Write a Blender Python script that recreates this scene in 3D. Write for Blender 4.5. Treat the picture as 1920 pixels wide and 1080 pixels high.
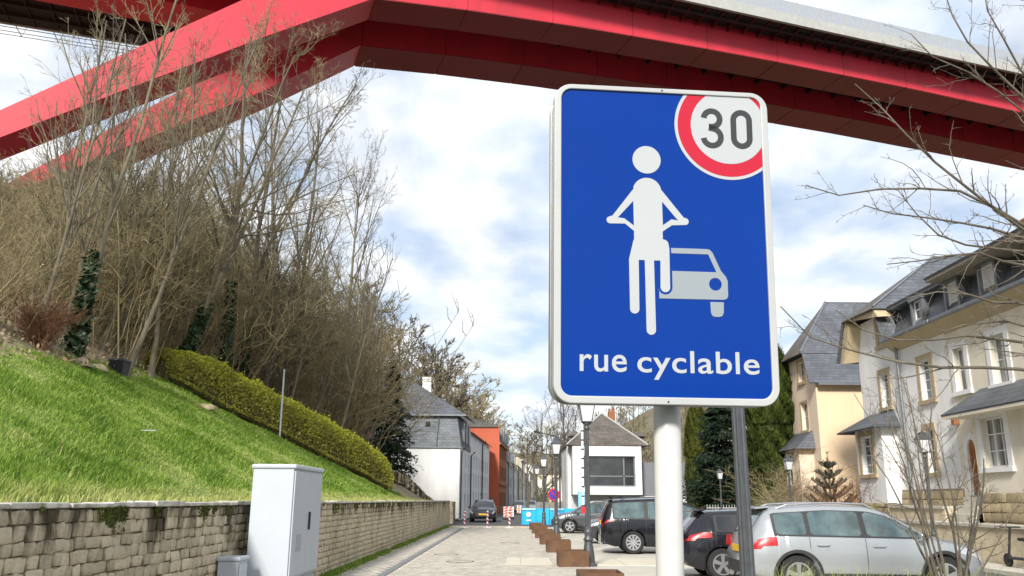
import bpy, math, random
import numpy as np
from mathutils import Matrix, Vector

for o in list(bpy.data.objects): bpy.data.objects.remove(o)
scene = bpy.context.scene
COL = scene.collection
R = math.radians
rng = np.random.default_rng(7)
random.seed(7)

# ---------------------------------------------------------------- camera
CAM = np.array([0.0, 0.0, 1.62])
FPX = 1550.0
PITCH = math.atan(398 / FPX)
ROLL = R(0.4)
_fw = np.array([0, math.cos(PITCH), math.sin(PITCH)])
_r0 = np.array([1.0, 0, 0]); _u0 = np.cross(_r0, _fw)
_rt = _r0 * math.cos(ROLL) + _u0 * math.sin(ROLL)
_up = -_r0 * math.sin(ROLL) + _u0 * math.cos(ROLL)
cd = bpy.data.cameras.new('camera'); cam = bpy.data.objects.new('camera', cd); COL.objects.link(cam)
cd.sensor_width = 36; cd.lens = 36 * FPX / 1920; cd.clip_start = 0.05; cd.clip_end = 4000
M = Matrix.Identity(4)
for i in range(3):
    M[i][0] = _rt[i]; M[i][1] = _up[i]; M[i][2] = -_fw[i]; M[i][3] = CAM[i]
cam.matrix_world = M
scene.camera = cam

# ---------------------------------------------------------------- world, sun, exposure
SUN_EL = R(33)
SUN_DIR = Vector((-0.28, -1.0, 0)).normalized() * math.cos(SUN_EL) + Vector((0, 0, math.sin(SUN_EL)))
w = bpy.data.worlds.new('World'); scene.world = w; w.use_nodes = True
nt = w.node_tree; nt.nodes.clear()
N = nt.nodes.new; Lk = nt.links.new
out = N('ShaderNodeOutputWorld'); bg = N('ShaderNodeBackground'); bg.inputs[1].default_value = 0.1
sky = N('ShaderNodeTexSky'); sky.sky_type = 'NISHITA'; sky.sun_disc = False
sky.sun_elevation = SUN_EL; sky.sun_rotation = math.atan2(SUN_DIR.x, SUN_DIR.y)
sky.air_density = 1.0; sky.dust_density = 0.6; sky.ozone_density = 1.2
tc = N('ShaderNodeTexCoord'); sep = N('ShaderNodeSeparateXYZ'); Lk(tc.outputs['Generated'], sep.inputs[0])
mz = N('ShaderNodeMath'); mz.operation = 'MAXIMUM'; mz.inputs[1].default_value = 0.0; Lk(sep.outputs[2], mz.inputs[0])
az = N('ShaderNodeMath'); az.operation = 'ADD'; az.inputs[1].default_value = 0.22; Lk(mz.outputs[0], az.inputs[0])
dx = N('ShaderNodeMath'); dx.operation = 'DIVIDE'; Lk(sep.outputs[0], dx.inputs[0]); Lk(az.outputs[0], dx.inputs[1])
dy = N('ShaderNodeMath'); dy.operation = 'DIVIDE'; Lk(sep.outputs[1], dy.inputs[0]); Lk(az.outputs[0], dy.inputs[1])
cb = N('ShaderNodeCombineXYZ'); Lk(dx.outputs[0], cb.inputs[0]); Lk(dy.outputs[0], cb.inputs[1])
mp = N('ShaderNodeMapping'); mp.inputs['Location'].default_value = (3.1, 1.7, 0.4); mp.inputs['Scale'].default_value = (1.0, 0.8, 1); Lk(cb.outputs[0], mp.inputs[0])
n1 = N('ShaderNodeTexNoise'); n1.inputs['Scale'].default_value = 2.6; n1.inputs['Detail'].default_value = 7; n1.inputs['Roughness'].default_value = 0.52; n1.inputs['Distortion'].default_value = 0.35
Lk(mp.outputs[0], n1.inputs['Vector'])
rp = N('ShaderNodeValToRGB'); rp.color_ramp.elements[0].position = 0.36; rp.color_ramp.elements[0].color = (0.52, 0.52, 0.52, 1)
rp.color_ramp.elements[1].position = 0.58; rp.color_ramp.elements[1].color = (1, 1, 1, 1)
Lk(n1.outputs['Fac'], rp.inputs[0])
n2 = N('ShaderNodeTexNoise'); n2.inputs['Scale'].default_value = 5.2; n2.inputs['Detail'].default_value = 6; Lk(mp.outputs[0], n2.inputs['Vector'])
rp2 = N('ShaderNodeValToRGB'); rp2.color_ramp.elements[0].position = 0.38; rp2.color_ramp.elements[0].color = (5.5, 6.4, 7.7, 1)
rp2.color_ramp.elements[1].position = 0.6; rp2.color_ramp.elements[1].color = (8.4, 8.5, 8.6, 1)
Lk(n2.outputs['Fac'], rp2.inputs[0])
mx = N('ShaderNodeMix'); mx.data_type = 'RGBA'; Lk(rp.outputs[0], mx.inputs[0]); Lk(sky.outputs[0], mx.inputs[6]); Lk(rp2.outputs[0], mx.inputs[7])
Lk(mx.outputs[2], bg.inputs[0]); Lk(bg.outputs[0], out.inputs[0])
sd = bpy.data.lights.new('sun', 'SUN'); sd.energy = 3.8; sd.angle = R(9); sd.color = (1, 0.95, 0.87)
so = bpy.data.objects.new('sun', sd); COL.objects.link(so); so.location = (0, -20, 60)
so.rotation_euler = (-SUN_DIR).to_track_quat('-Z', 'Y').to_euler()
vs = scene.view_settings; vs.view_transform = 'Standard'; vs.look = 'None'; vs.gamma = 1; vs.exposure = 0.47; vs.use_curve_mapping = False
scene.render.engine = 'CYCLES'

# ---------------------------------------------------------------- helpers
def ray(px, py): return _fw + _rt * (px - 960) / FPX + _up * (540 - py) / FPX
def at(px, py, Y): d = ray(px, py); return CAM + d * Y / d[1]
def atZ(px, py, Z=0.0): d = ray(px, py); return CAM + d * (Z - CAM[2]) / d[2]

def tag(o, label=None, cat=None, group=None, kind=None):
    if label: o['label'] = label
    if cat: o['category'] = cat
    if group: o['group'] = group
    if kind: o['kind'] = kind
    return o
def empty(name, loc=(0, 0, 0), label=None, cat=None, group=None):
    o = bpy.data.objects.new(name, None); o.location = loc; o.empty_display_size = 0.2; COL.objects.link(o)
    return tag(o, label, cat, group)
def wl(o):
    v = np.zeros(3)
    while o is not None: v += np.array(o.location); o = o.parent
    return v
def link(name, me, parent=None):
    o = bpy.data.objects.new(name, me); COL.objects.link(o)
    if parent is not None: o.parent = parent
    return o
def arr_mesh(name, V, F, m, smooth=False):
    V = np.asarray(V, np.float32).reshape(-1, 3); F = np.asarray(F, np.int32); k = F.shape[1]
    me = bpy.data.meshes.new(name)
    me.vertices.add(len(V)); me.vertices.foreach_set('co', V.ravel())
    me.loops.add(F.size); me.loops.foreach_set('vertex_index', F.ravel())
    me.polygons.add(len(F)); me.polygons.foreach_set('loop_start', np.arange(0, F.size, k, dtype=np.int32))
    if smooth: me.polygons.foreach_set('use_smooth', np.ones(len(F), dtype=bool))
    me.update(calc_edges=True); me.validate()
    if m: me.materials.append(m)
    return me
def copy_tree(o, parent=None):
    c = o.copy(); COL.objects.link(c)
    if parent is not None: c.parent = parent
    for ch in o.children: copy_tree(ch, c)
    return c
def unit(v): v = np.asarray(v, float); return v / (np.linalg.norm(v) + 1e-12)

class MB:
    def __init__(s): s.v = []; s.f = []
    def add(s, V, F):
        b = len(s.v); s.v += [tuple(map(float, p)) for p in V]; s.f += [tuple(b + i for i in f) for f in F]; return s
    def box(s, a, b):
        x0, y0, z0 = a; x1, y1, z1 = b
        return s.add([(x0,y0,z0),(x1,y0,z0),(x1,y1,z0),(x0,y1,z0),(x0,y0,z1),(x1,y0,z1),(x1,y1,z1),(x0,y1,z1)],
                     [(0,3,2,1),(4,5,6,7),(0,1,5,4),(1,2,6,5),(2,3,7,6),(3,0,4,7)])
    def obox(s, o, ex, ey, ez):           # corner o, edge vectors
        o, ex, ey, ez = map(np.asarray, (o, ex, ey, ez))
        return s.add([o, o+ex, o+ex+ey, o+ey, o+ez, o+ex+ez, o+ex+ey+ez, o+ey+ez],
                     [(0,3,2,1),(4,5,6,7),(0,1,5,4),(1,2,6,5),(2,3,7,6),(3,0,4,7)])
    def loft(s, rings, cap=True, closed=True):
        n = len(rings[0]); b = len(s.v)
        for r in rings: s.v += [tuple(map(float, p)) for p in r]
        for k in range(len(rings) - 1):
            for i in range(n if closed else n - 1):
                j = (i + 1) % n
                s.f.append((b+k*n+i, b+k*n+j, b+(k+1)*n+j, b+(k+1)*n+i))
        if cap:
            s.f.append(tuple(b + i for i in reversed(range(n)))); e = b + (len(rings) - 1) * n
            s.f.append(tuple(e + i for i in range(n)))
        return s
    def lathe(s, prof, n=12, c=(0, 0, 0), axis='z', flute=0):
        rings = []
        for r, z in prof:
            ring = []
            for i in range(n):
                a = 2 * math.pi * i / n; rr = r * (1 - (flute if i % 2 else 0))
                if axis == 'z': ring.append((c[0]+rr*math.cos(a), c[1]+rr*math.sin(a), c[2]+z))
                else: ring.append((c[0]+rr*math.cos(a), c[1]+z, c[2]-rr*math.sin(a)))
            rings.append(ring)
        return s.loft(rings)
    def tube(s, pts, r, n=6):
        pts = [np.asarray(p, float) for p in pts]
        rs = r if hasattr(r, '__len__') else [r] * len(pts)
        rings = []
        for k, p in enumerate(pts):
            t = unit(pts[min(k+1, len(pts)-1)] - pts[max(k-1, 0)])
            ref = np.array([0, 0, 1.0]) if abs(t[2]) < 0.9 else np.array([1.0, 0, 0])
            a = unit(np.cross(t, ref)); b2 = np.cross(t, a)
            rings.append([p + rs[k]*(math.cos(2*math.pi*i/n)*a + math.sin(2*math.pi*i/n)*b2) for i in range(n)])
        return s.loft(rings)
    def prism(s, poly, o, ex, ey, depth):  # polygon (2D) in plane o,ex,ey extruded along ex x ey
        o, ex, ey = map(lambda q: np.asarray(q, float), (o, ex, ey)); nn = np.cross(ex, ey)
        A = [o + ex*p[0] + ey*p[1] for p in poly]; B = [q + nn*depth for q in A]; n = len(A)
        return s.add(A + B, [tuple(reversed(range(n))), tuple(range(n, 2*n))] + [(i, (i+1) % n, n+(i+1) % n, n+i) for i in range(n)])
    def build(s, name, m, parent=None, smooth=False, bevel=0):
        me = bpy.data.meshes.new(name)
        V = np.array(s.v, float).reshape(-1, 3)
        if parent is not None: V = V - wl(parent)
        me.from_pydata([tuple(p) for p in V], [], s.f); me.materials.append(m)
        if smooth:
            for p in me.polygons: p.use_smooth = True
        me.update()
        o = link(name, me, parent)
        if bevel:
            bv = o.modifiers.new('bevel', 'BEVEL'); bv.width = bevel; bv.segments = 2; bv.limit_method = 'ANGLE'; bv.angle_limit = R(35)
        return o

# ---------------------------------------------------------------- materials
MATS = {}
def mat(name, col, rough=0.8, var=0.12, scale=6.0, bump=0.0, bscale=60.0, metal=0.0, spec=0.5, coat=0.0, col2=None,
        stretch=(1, 1, 1), rand=0.0, lo=0.35, hi=0.68, detail=5, trans=0.0, bdist=0.01, sub=None):
    if name in MATS: return MATS[name]
    m = bpy.data.materials.new(name); m.use_nodes = True; t = m.node_tree; p = t.nodes['Principled BSDF']
    p.inputs['Roughness'].default_value = rough; p.inputs['Metallic'].default_value = metal
    p.inputs['Specular IOR Level'].default_value = spec; p.inputs['Coat Weight'].default_value = coat
    if coat: p.inputs['Coat Roughness'].default_value = 0.04
    if trans: p.inputs['Transmission Weight'].default_value = trans
    NN = t.nodes.new; K = t.links.new
    c = np.array(col, float)
    a = np.clip(c * (1 - var), 0, 1); b = np.array(col2, float) if col2 is not None else np.clip(c * (1 + var), 0, 1)
    if col2 is not None: a = c
    tcn = NN('ShaderNodeTexCoord'); mpn = NN('ShaderNodeMapping'); mpn.inputs['Scale'].default_value = stretch
    K(tcn.outputs['Object'], mpn.inputs[0])
    nz = NN('ShaderNodeTexNoise'); nz.inputs['Scale'].default_value = scale; nz.inputs['Detail'].default_value = detail; nz.inputs['Roughness'].default_value = 0.6
    K(mpn.outputs[0], nz.inputs['Vector'])
    r = NN('ShaderNodeValToRGB'); r.color_ramp.elements[0].position = lo; r.color_ramp.elements[1].position = hi
    r.color_ramp.elements[0].color = (*a, 1); r.color_ramp.elements[1].color = (*b, 1)
    K(nz.outputs['Fac'], r.inputs[0]); colout = r.outputs[0]
    if rand:
        oi = NN('ShaderNodeObjectInfo'); mr = NN('ShaderNodeMapRange'); mr.inputs[3].default_value = 1 - rand; mr.inputs[4].default_value = 1 + rand
        K(oi.outputs['Random'], mr.inputs[0])
        hs = NN('ShaderNodeHueSaturation'); K(mr.outputs[0], hs.inputs['Value']); K(colout, hs.inputs['Color']); colout = hs.outputs[0]
    K(colout, p.inputs['Base Color'])
    if bump:
        nb = NN('ShaderNodeTexNoise'); nb.inputs['Scale'].default_value = bscale; nb.inputs['Detail'].default_value = 4; K(mpn.outputs[0], nb.inputs['Vector'])
        bp = NN('ShaderNodeBump'); bp.inputs['Strength'].default_value = bump; bp.inputs['Distance'].default_value = bdist; K(nb.outputs['Fac'], bp.inputs['Height']); K(bp.outputs[0], p.inputs['Normal'])
    MATS[name] = m
    return m
def rowmat(name, col, var=0.3, row=0.16, rough=0.55, wid=0.3, axis='z'):
    """slate / shingle cladding: brick pattern of courses too small to build one by one"""
    m = bpy.data.materials.new(name); m.use_nodes = True; t = m.node_tree; p = t.nodes['Principled BSDF']; p.inputs['Roughness'].default_value = rough
    NN = t.nodes.new; K = t.links.new
    g = NN('ShaderNodeTexCoord'); s = NN('ShaderNodeSeparateXYZ'); K(g.outputs['Object'], s.inputs[0])
    ad = NN('ShaderNodeMath'); ad.operation = 'ADD'; K(s.outputs[0], ad.inputs[0]); K(s.outputs[1], ad.inputs[1])
    c = NN('ShaderNodeCombineXYZ'); K(ad.outputs[0], c.inputs[0]); K(s.outputs[2], c.inputs[1])
    b = NN('ShaderNodeTexBrick'); b.inputs['Scale'].default_value = 1; b.inputs['Brick Width'].default_value = wid; b.inputs['Row Height'].default_value = row
    b.inputs['Mortar Size'].default_value = row * 0.07; b.inputs['Mortar Smooth'].default_value = 0.4
    cc = np.array(col)
    b.inputs['Color1'].default_value = (*(cc * (1 - var)), 1); b.inputs['Color2'].default_value = (*np.clip(cc * (1 + var), 0, 1), 1); b.inputs['Mortar'].default_value = (*(cc * 0.45), 1)
    K(c.outputs[0], b.inputs['Vector'])
    nz = NN('ShaderNodeTexNoise'); nz.inputs['Scale'].default_value = 0.9; nz.inputs['Detail'].default_value = 6; K(g.outputs['Object'], nz.inputs['Vector'])
    mr = NN('ShaderNodeMapRange'); mr.inputs[1].default_value = 0.3; mr.inputs[2].default_value = 0.7; mr.inputs[3].default_value = 0.75; mr.inputs[4].default_value = 1.25; K(nz.outputs['Fac'], mr.inputs[0])
    h = NN('ShaderNodeHueSaturation'); K(mr.outputs[0], h.inputs['Value']); K(b.outputs['Color'], h.inputs['Color']); K(h.outputs[0], p.inputs['Base Color'])
    bp = NN('ShaderNodeBump'); bp.inputs['Strength'].default_value = 0.5; bp.inputs['Distance'].default_value = 0.015; bp.invert = True; K(b.outputs['Fac'], bp.inputs['Height']); K(bp.outputs[0], p.inputs['Normal'])
    MATS[name] = m; return m
white_render = mat('white_render', (0.80, 0.80, 0.79), 0.9, col2=(0.66, 0.655, 0.63), scale=1.3, lo=0.42, hi=0.8, bump=0.15, bscale=90, stretch=(1, 1, .35), detail=8)
cream_render = mat('cream_render', (0.73, 0.67, 0.55), 0.9, var=0.10, scale=1.0, stretch=(1, 1, .35), detail=8, bump=0.15, bscale=90)
peach_render = mat('peach_render', (0.80, 0.60, 0.40), 0.9, var=0.07, scale=0.8, stretch=(1, 1, .35), detail=8, bump=0.15, bscale=90)
peach_pale = mat('peach_pale', (0.76, 0.62, 0.48), 0.9, var=0.04, scale=0.8, bump=0.15, bscale=90)
orange_render = mat('orange_render', (0.52, 0.125, 0.068), 0.85, var=0.10, scale=0.6, stretch=(1, 1, .3), detail=8)
brick_brown = mat('brick_brown', (0.30, 0.12, 0.05), 0.85, var=0.25, scale=14)
stone_trim = mat('stone_trim', (0.43, 0.34, 0.21), 0.85, var=0.12, scale=8, bump=0.2)
ochre_soffit = mat('ochre_soffit', (0.47, 0.385, 0.24), 0.8, var=0.08, scale=2)
slate_roof = rowmat('slate_roof', (0.105, 0.115, 0.135), 0.18, 0.14, 0.5)
slate_old = rowmat('slate_old', (0.13, 0.115, 0.10), 0.22, 0.16, 0.65)
slate_wall = rowmat('slate_wall', (0.17, 0.19, 0.21), 0.16, 0.22, 0.5, 0.4)
slate_dark = rowmat('slate_dark', (0.085, 0.095, 0.11), 0.2, 0.15, 0.45)
zinc = mat('zinc', (0.22, 0.235, 0.25), 0.45, 0.1, 4, metal=0.6)
dark_metal = mat('dark_metal', (0.055, 0.06, 0.066), 0.5, 0.12, 9, metal=0.4)
lamp_paint = mat('lamp_paint', (0.085, 0.092, 0.10), 0.42, 0.15, 12, metal=0.3, bump=0.05)
white_frame = mat('white_frame', (0.78, 0.78, 0.77), 0.5, 0.04)
glass_dark = mat('glass_dark', (0.03, 0.035, 0.04), 0.06, 0.4, 1.3, spec=0.8)
glass_curtain = mat('glass_curtain', (0.06, 0.065, 0.07), 0.08, col2=(0.38, 0.38, 0.36), scale=2.2, stretch=(1, 1, 0.15), spec=0.8, lo=0.45, hi=0.6)
lantern_glass = mat('lantern_glass', (0.62, 0.64, 0.66), 0.3, 0.06, 6)
# ================================================================ SETTING
def sstep(a, b, x): t = np.clip((x - a) / (b - a), 0, 1); return t * t * (3 - 2 * t)
def hz(X, Y):
    X = np.asarray(X, float); Y = np.asarray(Y, float)
    x = -4.35 - X
    A = 1.52 + 0.55 * np.clip(x, 0, 7.0) + 0.57 * np.clip(x - 7.0, 0, 40) + 0.4 * np.clip(x - 47, 0, 200)
    xb = -5.3 - X
    Bz = 0.1 + 0.7 * np.clip(xb, 0, 12) + 0.62 * np.clip(xb - 12, 0, 30) + 0.2 * np.clip(xb - 42, 0, 200)
    s = sstep(44, 62, Y)
    und = 0.25 * np.sin(X * 0.31 + Y * 0.17) * np.clip((x - 9) / 6, 0, 1) + 0.05 * np.sin(X * 1.3) * np.sin(Y * 0.9)
    return A * (1 - s) + Bz * s + und
def grass_mask(X, Y):       # >0 where the lawn is
    e1 = X + 6.05 + 0.2 * np.minimum(Y, 26.6)
    e2 = np.where(Y > 26.0, X + 11.6 - (Y - 26.0) * 0.60, 9.0)
    return np.minimum(e1, e2)

asphalt = mat('asphalt', (0.095, 0.097, 0.10), 0.85, 0.2, 3, bump=0.3, bscale=120)
paving_bed = mat('paving_bed', (0.30, 0.275, 0.235), 0.95, 0.2, 5)
paver_m = mat('paver', (0.47, 0.43, 0.365), 0.85, 0.14, 3.0, rand=0.16, bump=0.15, bscale=80)
paver_bulk = mat('paver_bulk', (0.47, 0.43, 0.365), 0.85, 0.22, 2.4, bump=0.15, bscale=80)
concrete_pale = mat('concrete_pale', (0.52, 0.49, 0.42), 0.85, 0.10, 1.4, bump=0.1)
g = MB().add([(-3000, -3000, -0.03), (3000, -3000, -0.03), (3000, 3000, -0.03), (-3000, 3000, -0.03)], [(0, 1, 2, 3)])
tag(g.build('ground', mat('open_ground', (0.05, 0.052, 0.035), 0.95, 0.3, 0.3)), kind='structure')
# asphalt carriageway beyond the bollards and the lane before the houses on the right
g = MB().add([(-4.3, 55.2, -0.012), (9.0, 55.2, -0.012), (12.6, 110, -0.012), (17, 260, -0.012), (3, 260, -0.012), (-2.2, 110, -0.012)], [(0, 1, 2, 3, 4, 5)])
tag(g.build('road', asphalt), kind='structure')
g = MB().add([(2.1, 6, -0.008), (8.4, 6, -0.008), (8.4, 54.8, -0.008), (2.1, 54.8, -0.008)], [(0, 1, 2, 3)])
tag(g.build('parking_area', concrete_pale), kind='structure')
g = MB().add([(8.4, 3, -0.012), (11.6, 3, -0.012), (11.6, 55.2, -0.012), (8.4, 55.2, -0.012)], [(0, 1, 2, 3)])
tag(g.build('lane', asphalt), kind='structure')
g = MB().box((11.6, 3, -0.02), (12.7, 80, 0.11)); tag(g.build('pavement', concrete_pale, bevel=0.02), kind='structure')
g = MB()
for y in (12.6, 16.9, 19.6, 24.6, 29.6, 35, 40, 46): g.box((3.4, y, -0.004), (8.4, y + 0.1, 0.002))
tag(g.build('bay_markings', mat('road_paint', (0.75, 0.75, 0.73), 0.7, 0.1, 20)), kind='structure')
g = MB().box((-4.0, 52.9, -0.01), (2.2, 55.2, 0.02)); tag(g.build('threshold_strip', mat('threshold', (0.62, 0.50, 0.38), 0.85, 0.08, 3), bevel=0.01), kind='structure')

# street paving: each stone its own block
street = MB().add([(-4.1, 4, -0.02), (2.1, 4, -0.02), (2.1, 52.9, -0.02), (-4.1, 52.9, -0.02)], [(0, 1, 2, 3)])
street = tag(street.build('street', paving_bed), kind='structure')
def block_unit(jit=0.0, ins=0.12, dome=0.0):
    V = np.array([(-.5,-.5,0),(.5,-.5,0),(.5,.5,0),(-.5,.5,0),(-.5,-.5,.75),(.5,-.5,.75),(.5,.5,.75),(-.5,.5,.75),
                  (-.5+ins,-.5+ins,1),(.5-ins,-.5+ins,1),(.5-ins,.5-ins,1),(-.5+ins,.5-ins,1)], float)
    if jit: V[4:] += rng.normal(0, jit, (8, 3)) * np.array([1, 1, 1.6])
    F = [(0,1,5,4),(1,2,6,5),(2,3,7,6),(3,0,4,7),(4,5,9,8),(5,6,10,9),(6,7,11,10),(7,4,8,11),(8,9,10,11)]
    return V, np.array(F)
pav_mesh = [arr_mesh('paver', *block_unit(0.004, 0.05), paver_m) for _ in range(4)]
bulkV, bulkF, nb = [], [], 0
PW, PL = 0.155, 0.235
cand = []
for iy, y in enumerate(np.arange(15.0, 52.8, PL)):
    off = (iy % 2) * PW * 0.5
    for x in np.arange(-2.72 + off, 2.1, PW):
        if (1.05 < x < 2.1 and False): continue
        cand.append((x, y))
cand += [(x, y) for iy, y in enumerate(np.arange(15.0, 52.8, 0.3)) for x in np.arange(-3.92 + (iy % 2) * 0.1, -3.1, 0.2)]
vis = [c for c in cand if c[1] > 18.1]
near = sorted(vis, key=lambda c: c[1] * 1.0)[:300]; nearset = set(near)
for i, (x, y) in enumerate(near):
    o = link('paver', pav_mesh[i % 4], street); wd, ln = (PW, PL) if x > -2.9 else (0.2, 0.3)
    o.location = (x + wd/2, y + ln/2, -0.02); o.scale = (wd - 0.009, ln - 0.009, 0.022 + rng.uniform(-.002, .002))
UV, UF = block_unit(0, 0.05)
rest = np.array([c for c in cand if c not in nearset])
wd = np.where(rest[:, 0] > -2.9, PW, 0.2); ln = np.where(rest[:, 0] > -2.9, PL, 0.3)
V = UV[None] * np.stack([wd - .009, ln - .009, 0.022 + rng.uniform(-.003, .003, len(rest))], 1)[:, None] + np.stack([rest[:, 0] + wd/2, rest[:, 1] + ln/2, np.full(len(rest), -0.02)], 1)[:, None]
F = UF[None] + (np.arange(len(rest)) * 12)[:, None, None]
tag(link('pavers', arr_mesh('pavers', V, F.reshape(-1, 4), paver_bulk), street), kind='stuff')
# gutter channel
gut = MB()
for y in np.arange(15, 52.5, 1.0): gut.box((-3.08, y, -0.02), (-2.76, y + 0.985, -0.004))
gut.build('gutter', mat('gutter', (0.20, 0.205, 0.215), 0.75, 0.15, 5), street)
# manhole rims and pale slab crossing
iron = mat('cast_iron', (0.05, 0.048, 0.045), 0.6, 0.2, 20, metal=0.5)
for i, (x, y) in enumerate(((-1.95, 26.5), (-1.35, 23.6), (0.0, 34.0))):
    rt_ = empty('manhole_cover', (x, y, 0), ['round iron manhole cover with paver infill beside the gutter', 'round iron manhole cover in the middle of the paved street before the planters', 'pale round manhole cover farther up the street near the third planter'][i], 'manhole')
    m = MB()
    rings = [[(x + r*math.cos(a), y + r*math.sin(a), z) for a in np.linspace(0, 2*math.pi, 28, endpoint=False)] for r, z in ((.38, -.01), (.38, .006), (.335, .006), (.335, -.01))]
    m.loft(rings, cap=False); m.build('rim', iron, rt_)
    MB().lathe([(.333, -.01), (.333, .004)], 28, (x, y, 0)).build('lid', paver_bulk, rt_)
m = MB()
for x0, x1 in ((-0.1, 0.28), (0.3, 1.12), (1.9, 3.0), (3.02, 4.3)): m.box((x0, 22.6, -0.01), (x1, 25.2, 0.009))
tag(m.build('crossing_slab', mat('slab', (0.60, 0.55, 0.44), 0.85, 0.06, 2)), kind='structure')

# ---------------------------------------------------------------- hillside
def hill_mat():
    m = bpy.data.materials.new('hill_soil'); m.use_nodes = True; t = m.node_tree; p = t.nodes['Principled BSDF']; p.inputs['Roughness'].default_value = 0.95
    NN = t.nodes.new; K = t.links.new
    at_ = NN('ShaderNodeAttribute'); at_.attribute_name = 'lawn'
    tcn = NN('ShaderNodeTexCoord'); nz = NN('ShaderNodeTexNoise'); nz.inputs['Scale'].default_value = 1.4; nz.inputs['Detail'].default_value = 8; nz.inputs['Roughness'].default_value = 0.7
    K(tcn.outputs['Object'], nz.inputs['Vector'])
    def ramp(c0, c1):
        r = NN('ShaderNodeValToRGB'); r.color_ramp.elements[0].color = (*c0, 1); r.color_ramp.elements[1].color = (*c1, 1); r.color_ramp.elements[0].position = .35; r.color_ramp.elements[1].position = .65
        K(nz.outputs['Fac'], r.inputs[0]); return r
    gr = ramp((0.10, 0.19, 0.025), (0.19, 0.29, 0.05)); so_ = ramp((0.17, 0.135, 0.08), (0.33, 0.27, 0.17))
    mxx = NN('ShaderNodeMix'); mxx.data_type = 'RGBA'; K(at_.outputs['Fac'], mxx.inputs[0]); K(so_.outputs[0], mxx.inputs[6]); K(gr.outputs[0], mxx.inputs[7])
    K(mxx.outputs[2], p.inputs['Base Color'])
    b = NN('ShaderNodeBump'); b.inputs['Strength'].default_value = 0.8; b.inputs['Distance'].default_value = 0.1; K(nz.outputs['Fac'], b.inputs['Height']); K(b.outputs[0], p.inputs['Normal'])
    return m
xs = -4.35 - np.concatenate([np.arange(0, 14, 0.35), np.arange(14, 60, 1.5), np.arange(60, 260, 12)])
ys = np.concatenate([np.arange(-30, 0, 3), np.arange(0, 66, 0.7), np.arange(66, 300, 6), np.arange(300, 700, 40)])
XX, YY = np.meshgrid(xs, ys); ZZ = hz(XX, YY)
nx, ny = len(xs), len(ys)
idx = np.arange(nx * ny).reshape(ny, nx)
F = np.stack([idx[:-1, :-1], idx[1:, :-1], idx[1:, 1:], idx[:-1, 1:]], -1).reshape(-1, 4)
me = arr_mesh('hillside', np.stack([XX, YY, ZZ], -1), F, hill_mat(), True)
ga = me.attributes.new('lawn', 'FLOAT', 'POINT'); ga.data.foreach_set('value', np.clip(grass_mask(XX, YY) / 0.5 + 0.5 + rng.normal(0, .25, XX.shape), 0, 1).ravel().astype(np.float32))
tag(link('hillside', me), kind='structure')
# the wooded valley side across the river (right) and closing the street
def hr(X, Y):
    a = np.clip((X - 24 - 0.02 * Y) / 60, 0, 1); b = np.clip((Y - 95) / 130, 0, 1)
    c = np.clip((Y - 240) / 200, 0, 1)
    return 34 * a * np.sqrt(b) + 26 * c + 0.8 * np.sin(X * 0.11) * np.sin(Y * 0.07) * np.clip(b + c, 0, 1) - 0.2
xs = np.arange(-60, 320, 8.0); ys = np.arange(90, 700, 10.0)
XX, YY = np.meshgrid(xs, ys); nx, ny = len(xs), len(ys); idx = np.arange(nx * ny).reshape(ny, nx)
F = np.stack([idx[:-1, :-1], idx[:-1, 1:], idx[1:, 1:], idx[1:, :-1]], -1).reshape(-1, 4)
tag(link('far_hillside', arr_mesh('far_hillside', np.stack([XX, YY, hr(XX, YY)], -1), F, mat('far_soil', (0.085, 0.075, 0.04), 0.95, col2=(0.22, 0.185, 0.11), scale=0.45, detail=12), True)), kind='structure')

# ---------------------------------------------------------------- retaining wall
stone_m = mat('wall_stone', (0.70, 0.60, 0.42), 0.9, col2=(0.45, 0.37, 0.245), scale=1.5, stretch=(1, 1, 0.55), rand=0.22, lo=0.46, hi=0.72, bump=0.9, bscale=22, bdist=0.02)
def wall_stone_material():
    # world-space stains: dark streaks running down from the coping, moss close under it
    m = stone_m; t = m.node_tree; p = t.nodes['Principled BSDF']; NN = t.nodes.new; K = t.links.new
    src = p.inputs['Base Color'].links[0].from_socket
    ge = NN('ShaderNodeNewGeometry'); mpn = NN('ShaderNodeMapping'); mpn.inputs['Scale'].default_value = (1.6, 1.6, 0.28); K(ge.outputs['Position'], mpn.inputs[0])
    nz = NN('ShaderNodeTexNoise'); nz.inputs['Scale'].default_value = 1.5; nz.inputs['Detail'].default_value = 7; nz.inputs['Roughness'].default_value = 0.65; K(mpn.outputs[0], nz.inputs['Vector'])
    s = NN('ShaderNodeSeparateXYZ'); K(ge.outputs['Position'], s.inputs[0])
    mr = NN('ShaderNodeMapRange'); mr.inputs[1].default_value = 0.55; mr.inputs[2].default_value = 1.55; mr.inputs[3].default_value = -0.12; mr.inputs[4].default_value = 0.19; K(s.outputs[2], mr.inputs[0])
    ad = NN('ShaderNodeMath'); ad.operation = 'ADD'; K(nz.outputs['Fac'], ad.inputs[0]); K(mr.outputs[0], ad.inputs[1])
    r = NN('ShaderNodeValToRGB'); r.color_ramp.elements[0].position = 0.57; r.color_ramp.elements[1].position = 0.71; K(ad.outputs[0], r.inputs[0])
    mxx = NN('ShaderNodeMix'); mxx.data_type = 'RGBA'; K(r.outputs[0], mxx.inputs[0]); K(src, mxx.inputs[6]); mxx.inputs[7].default_value = (0.085, 0.068, 0.034, 1)
    K(mxx.outputs[2], p.inputs['Base Color'])
wall_stone_material()
mortar = mat('mortar', (0.27, 0.215, 0.14), 0.95, 0.3, 6, bump=0.4)
moss = mat('moss', (0.10, 0.12, 0.02), 0.95, 0.4, 9)
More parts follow.
